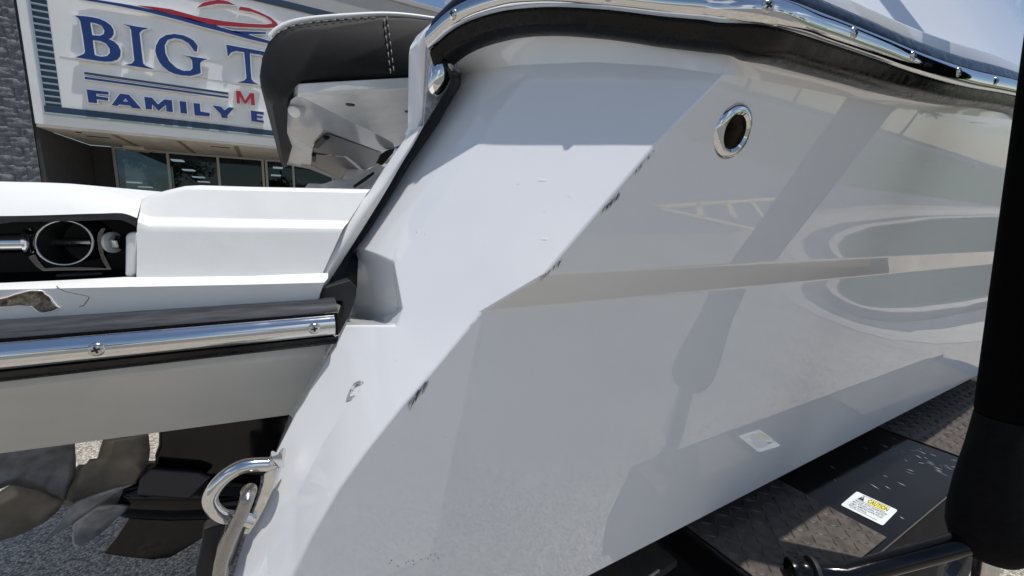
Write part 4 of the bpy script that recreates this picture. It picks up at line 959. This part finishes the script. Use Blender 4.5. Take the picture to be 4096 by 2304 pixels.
slab('mud_guard', [(.40, .62, .60), (.90, .62, .66), (.90, .80, .66), (.40, .80, .60)], (0, 0, -.02), mat('dusty black steel', (.035, .031, .027), .6, var=.2, vscale=20), trl, .004)
tube('brake_line', [Vector((.35, .60, .655)), Vector((.62, .60, .67)), Vector((.80, .60, .69))], .004, SST, trl, seg=8)
# ================================================================== FAR SIDE OF THE LOT (seen mirrored in the hull)
isl = [(30, .4), (12, -.02), (9, -.05), (7.4, -.14), (6.6, -.28), (6.15, -.5), (5.9, -.8), (5.83, -1.15), (5.92, -1.55), (6.2, -1.95), (6.7, -2.3), (7.6, -2.62), (9.2, -2.95), (14, -3.5), (30, -4.6)]
def ring(name, off, z, material, parent=None, th=0):
    pts = offset_poly(isl, -off); return slab(name, [(x, y, z) for x, y in pts], (0, 0, -th if th else -.003), material, parent, .01 if th > .05 else 0)
gtr = ring('gutter', 0, .006, CONC); gtr['kind'] = 'structure'
kshd = ring('kerb_shade_ring', .34, .012, mat('kerb shade', (.10, .10, .105), .85, var=.2, vscale=6)); kshd['kind'] = 'structure'  # dark ring, the kerb's shadow painted as colour
krb = ring('kerb', .62, .14, CONC, None, .13); krb['kind'] = 'structure'
lawn = ring('lawn', .74, .150, GRASSG, None, .008); lawn['kind'] = 'structure'
random.seed(11)
def inside2(x, y, lp_):
    c = False
    for i in range(len(lp_)):
        x1, y1 = lp_[i]; x2, y2 = lp_[i-1]
        if (y1 > y) != (y2 > y) and x < (x2-x1)*(y-y1)/(y2-y1)+x1: c = not c
    return c
gin = offset_poly(isl, -.78)
def grass(name, test, x0, x1, y0, y1, n, z, h):
    vs_, fs_ = [], []
    while len(fs_) < n:
        x, y = random.uniform(x0, x1), random.uniform(y0, y1)
        if not test(x, y): continue
        a = random.uniform(0, 6.28); l_ = h*random.uniform(.5, 1.2); k = len(vs_); w_ = .006*(h/.06)
        vs_ += [(x-w_*math.cos(a), y-w_*math.sin(a), z), (x+w_*math.cos(a), y+w_*math.sin(a), z), (x+l_*.5*math.sin(a), y-l_*.5*math.cos(a), z+l_)]; fs_.append((k, k+1, k+2))
    o = raw(name, vs_, fs_, BLADE, None, recalc=False); o['kind'] = 'stuff'; tag(o, 'short green mown grass inside the kerbed island', 'grass'); return o
grass('grass', lambda x, y: inside2(x, y, gin), 6, 20, -4.5, .5, 26000, .151, .055)
field = raw('verge', [(9, -60, .008), (140, -60, .008), (140, -5.2, .008), (14, -4.9, .008), (10.5, -6.5, .008)], [(0, 1, 2, 3, 4)], mat('verge turf', (.07, .10, .035), .95, var=.35, vscale=3)); field['kind'] = 'structure'
def stripe(a, b, w_, material, nm='lane_marking'):
    a, b = Vector((*a, .006)), Vector((*b, .006)); d = (b-a).normalized(); n2 = Vector((-d.y, d.x, 0))*w_/2
    o = raw(nm, [a-n2, b-n2, b+n2, a+n2], [(0, 1, 2, 3)], material); o['kind'] = 'structure'
drv_w = raw('driveway', [(-60, -2.15, .003), (3, -2.15, .003), (5.4, -2.2, .003), (6.3, -2.42, .003), (9, -3.1, .003), (14, -3.8, .003), (30, -4.85, .003), (30, -24, .003), (-60, -24, .003)], [tuple(range(9))], mat('driveway asphalt', (.17, .165, .16), .9, var=.2, vscale=5, bump=.4, bscale=90, bdist=.004)); drv_w['kind'] = 'structure'
stripe((4.6, -2.9), (8.6, -3.55), .10, PAINTY); stripe((4.6, -2.9), (6.2, -2.3), .10, PAINTY)
for k in range(4): stripe((5.3+k*.8, -2.66-.02*k), (5.75+k*.85, -3.08-.12*k), .10, PAINTY)
road = raw('road', [(-150, -34, .012), (150, -34, .012), (150, -24, .012), (-150, -24, .012)], [(0, 1, 2, 3)], mat('road asphalt', (.12, .12, .125), .9, var=.15, vscale=2)); road['kind'] = 'structure'
# trees across the road
def leaf_cloud(seed, rx, rz, n):
    rng = random.Random(seed); vs_, fs_ = [], []
    blobs = [(Vector((rng.uniform(-.6, .6)*rx, rng.uniform(-.6, .6)*rx, rng.uniform(-.5, .6)*rz)), rng.uniform(.35, .6)) for _ in range(9)]
    for _ in range(n):
        c, r_ = rng.choice(blobs); d = Vector((rng.gauss(0, 1), rng.gauss(0, 1), rng.gauss(0, 1))).normalized()*(rng.random()**.4)
        p = c+Vector((d.x*rx*r_, d.y*rx*r_, d.z*rz*r_)); s_ = rng.uniform(.16, .34); u_ = Vector((rng.gauss(0, 1), rng.gauss(0, 1), rng.gauss(0, 1))).normalized(); v2 = u_.orthogonal().normalized()
        k = len(vs_); vs_ += [p-u_*s_, p+v2*s_*.5, p+u_*s_, p-v2*s_*.5]; fs_.append((k, k+1, k+2, k+3))
    me = bpy.data.meshes.new('crown'); me.from_pydata([tuple(v_) for v_ in vs_], [], fs_); me.materials.append(LEAF); return me
crowns = [leaf_cloud(k, 3.4, 2.6, 1700) for k in range(3)]
def trunk_mesh(seed):
    o = tube('trunk', [Vector((0, 0, 0)), Vector((.08, 0, 1.2)), Vector((-.05, .1, 2.6)), Vector((.1, 0, 4.2))], [.28, .22, .18, .08], BARK, None, seg=10); me = o.data; bpy.data.objects.remove(o); return me
tkm = trunk_mesh(0)
ordn = ['leftmost', 'second from the left', 'third from the left', 'fourth from the left', 'fifth from the left', 'fifth from the right', 'fourth from the right', 'third from the right', 'second from the right', 'rightmost']
for k, (x, y) in enumerate([(-26, -42), (-12, -45), (3, -41), (17, -44), (30, -40), (44, -43), (58, -41), (75, -44), (95, -42), (120, -45)]):
    t = empty('roadside_tree', 'green leafy tree across the road behind the viewer, '+ordn[k]+' in its row', 'tree', 'trees across the road'); t.location = (x, y, 0)
    sc_ = 1+.25*math.sin(k*2.3)
    a = bpy.data.objects.new('trunk', tkm); COL.objects.link(a); a.parent = t; a.scale = (sc_, sc_, sc_)
    c = bpy.data.objects.new('crown', crowns[k % 3]); COL.objects.link(c); c.parent = t; c.location = (0, 0, 5.2*sc_); c.scale = (sc_*1.3, sc_*1.3, sc_*1.15); c.rotation_euler = (0, 0, k*1.1)

# light scratches on the topside
random.seed(21)
sv, sf_ = [], []
for (x0, y0, x1, y1) in [(2732, 512, 2768, 506), (2752, 570, 2800, 566), (3585, 640, 3625, 644), (3702, 645, 3740, 648), (3866, 662, 3905, 662), (3900, 664, 3945, 672), (3634, 764, 3672, 759), (3105, 548, 3122, 540), (3880, 488, 3945, 492)]:
    for k in range(4):
        o_ = random.uniform(-4, 4); L = random.uniform(.3, 1); p, q = Vector((x0, y0+o_)), Vector((lerp(x0, x1, L), lerp(y0, y1, L)+o_+random.uniform(-2, 2)))
        k0 = len(sv); th = random.uniform(.8, 2)
        sv += [S1(*v2)-ray(*v2)*.0009 for v2 in (p, q, q+Vector((0, th)), p+Vector((0, th)))]; sf_.append((k0, k0+1, k0+2, k0+3))
for (x0, y0, x1, y1, sfc) in [(2270, 778, 2290, 790, FF), (2165, 952, 2190, 953, FF), (2155, 718, 2185, 719, FF)]:
    for k in range(3):
        o_ = random.uniform(-4, 4); p, q = Vector((x0, y0+o_)), Vector((x1, y1+o_)); k0 = len(sv)
        sv += [sfc(*v2)-ray(*v2)*.0009 for v2 in (p, q, q+Vector((0, 1.4)), p+Vector((0, 1.4)))]; sf_.append((k0, k0+1, k0+2, k0+3))
raw('scratch_marks', sv, sf_, mat('bright scratch', (.9, .9, .9), .5), boat, recalc=False)['kind'] = 'stuff'
# specks of road dirt along the chine
dv, df = [], []
for _ in range(24):
    t_ = random.random(); x = lerp(1560, 1780, t_)+random.gauss(0, 8); y = lerp(2262, 2222, t_)+random.gauss(0, 9); r_ = random.uniform(.8, 3.4)
    k0 = len(dv); dv += [S2(x+r_*math.cos(a), y+r_*math.sin(a)*.8)-ray(x, y)*.0009 for a in (0, 1.2, 2.4, 3.6, 5)]; df.append(tuple(range(k0, k0+5)))
for _ in range(40):
    x, y = random.uniform(1500, 3600), random.uniform(420, 2100); p = S1(x, y) if y < 1060 else S2(x, y)
    f0 = FF(x, y)
    if (f0-CAM).length < (p-CAM).length: p = f0
    if y > 2304-(x-1480)*.38 or y > 1000 and y < 1260: continue
    r_ = random.uniform(.5, 1.3); k0 = len(dv); dv += [p-ray(x, y)*.0012+cr*r_*.0004*math.cos(a)+cu*r_*.0004*math.sin(a) for a in (0, 1.2, 2.4, 3.6, 5)]; df.append(tuple(range(k0, k0+5)))
raw('dirt_specks', dv, df, mat('road dirt', (.09, .075, .06), .9), boat, recalc=False)['kind'] = 'stuff'
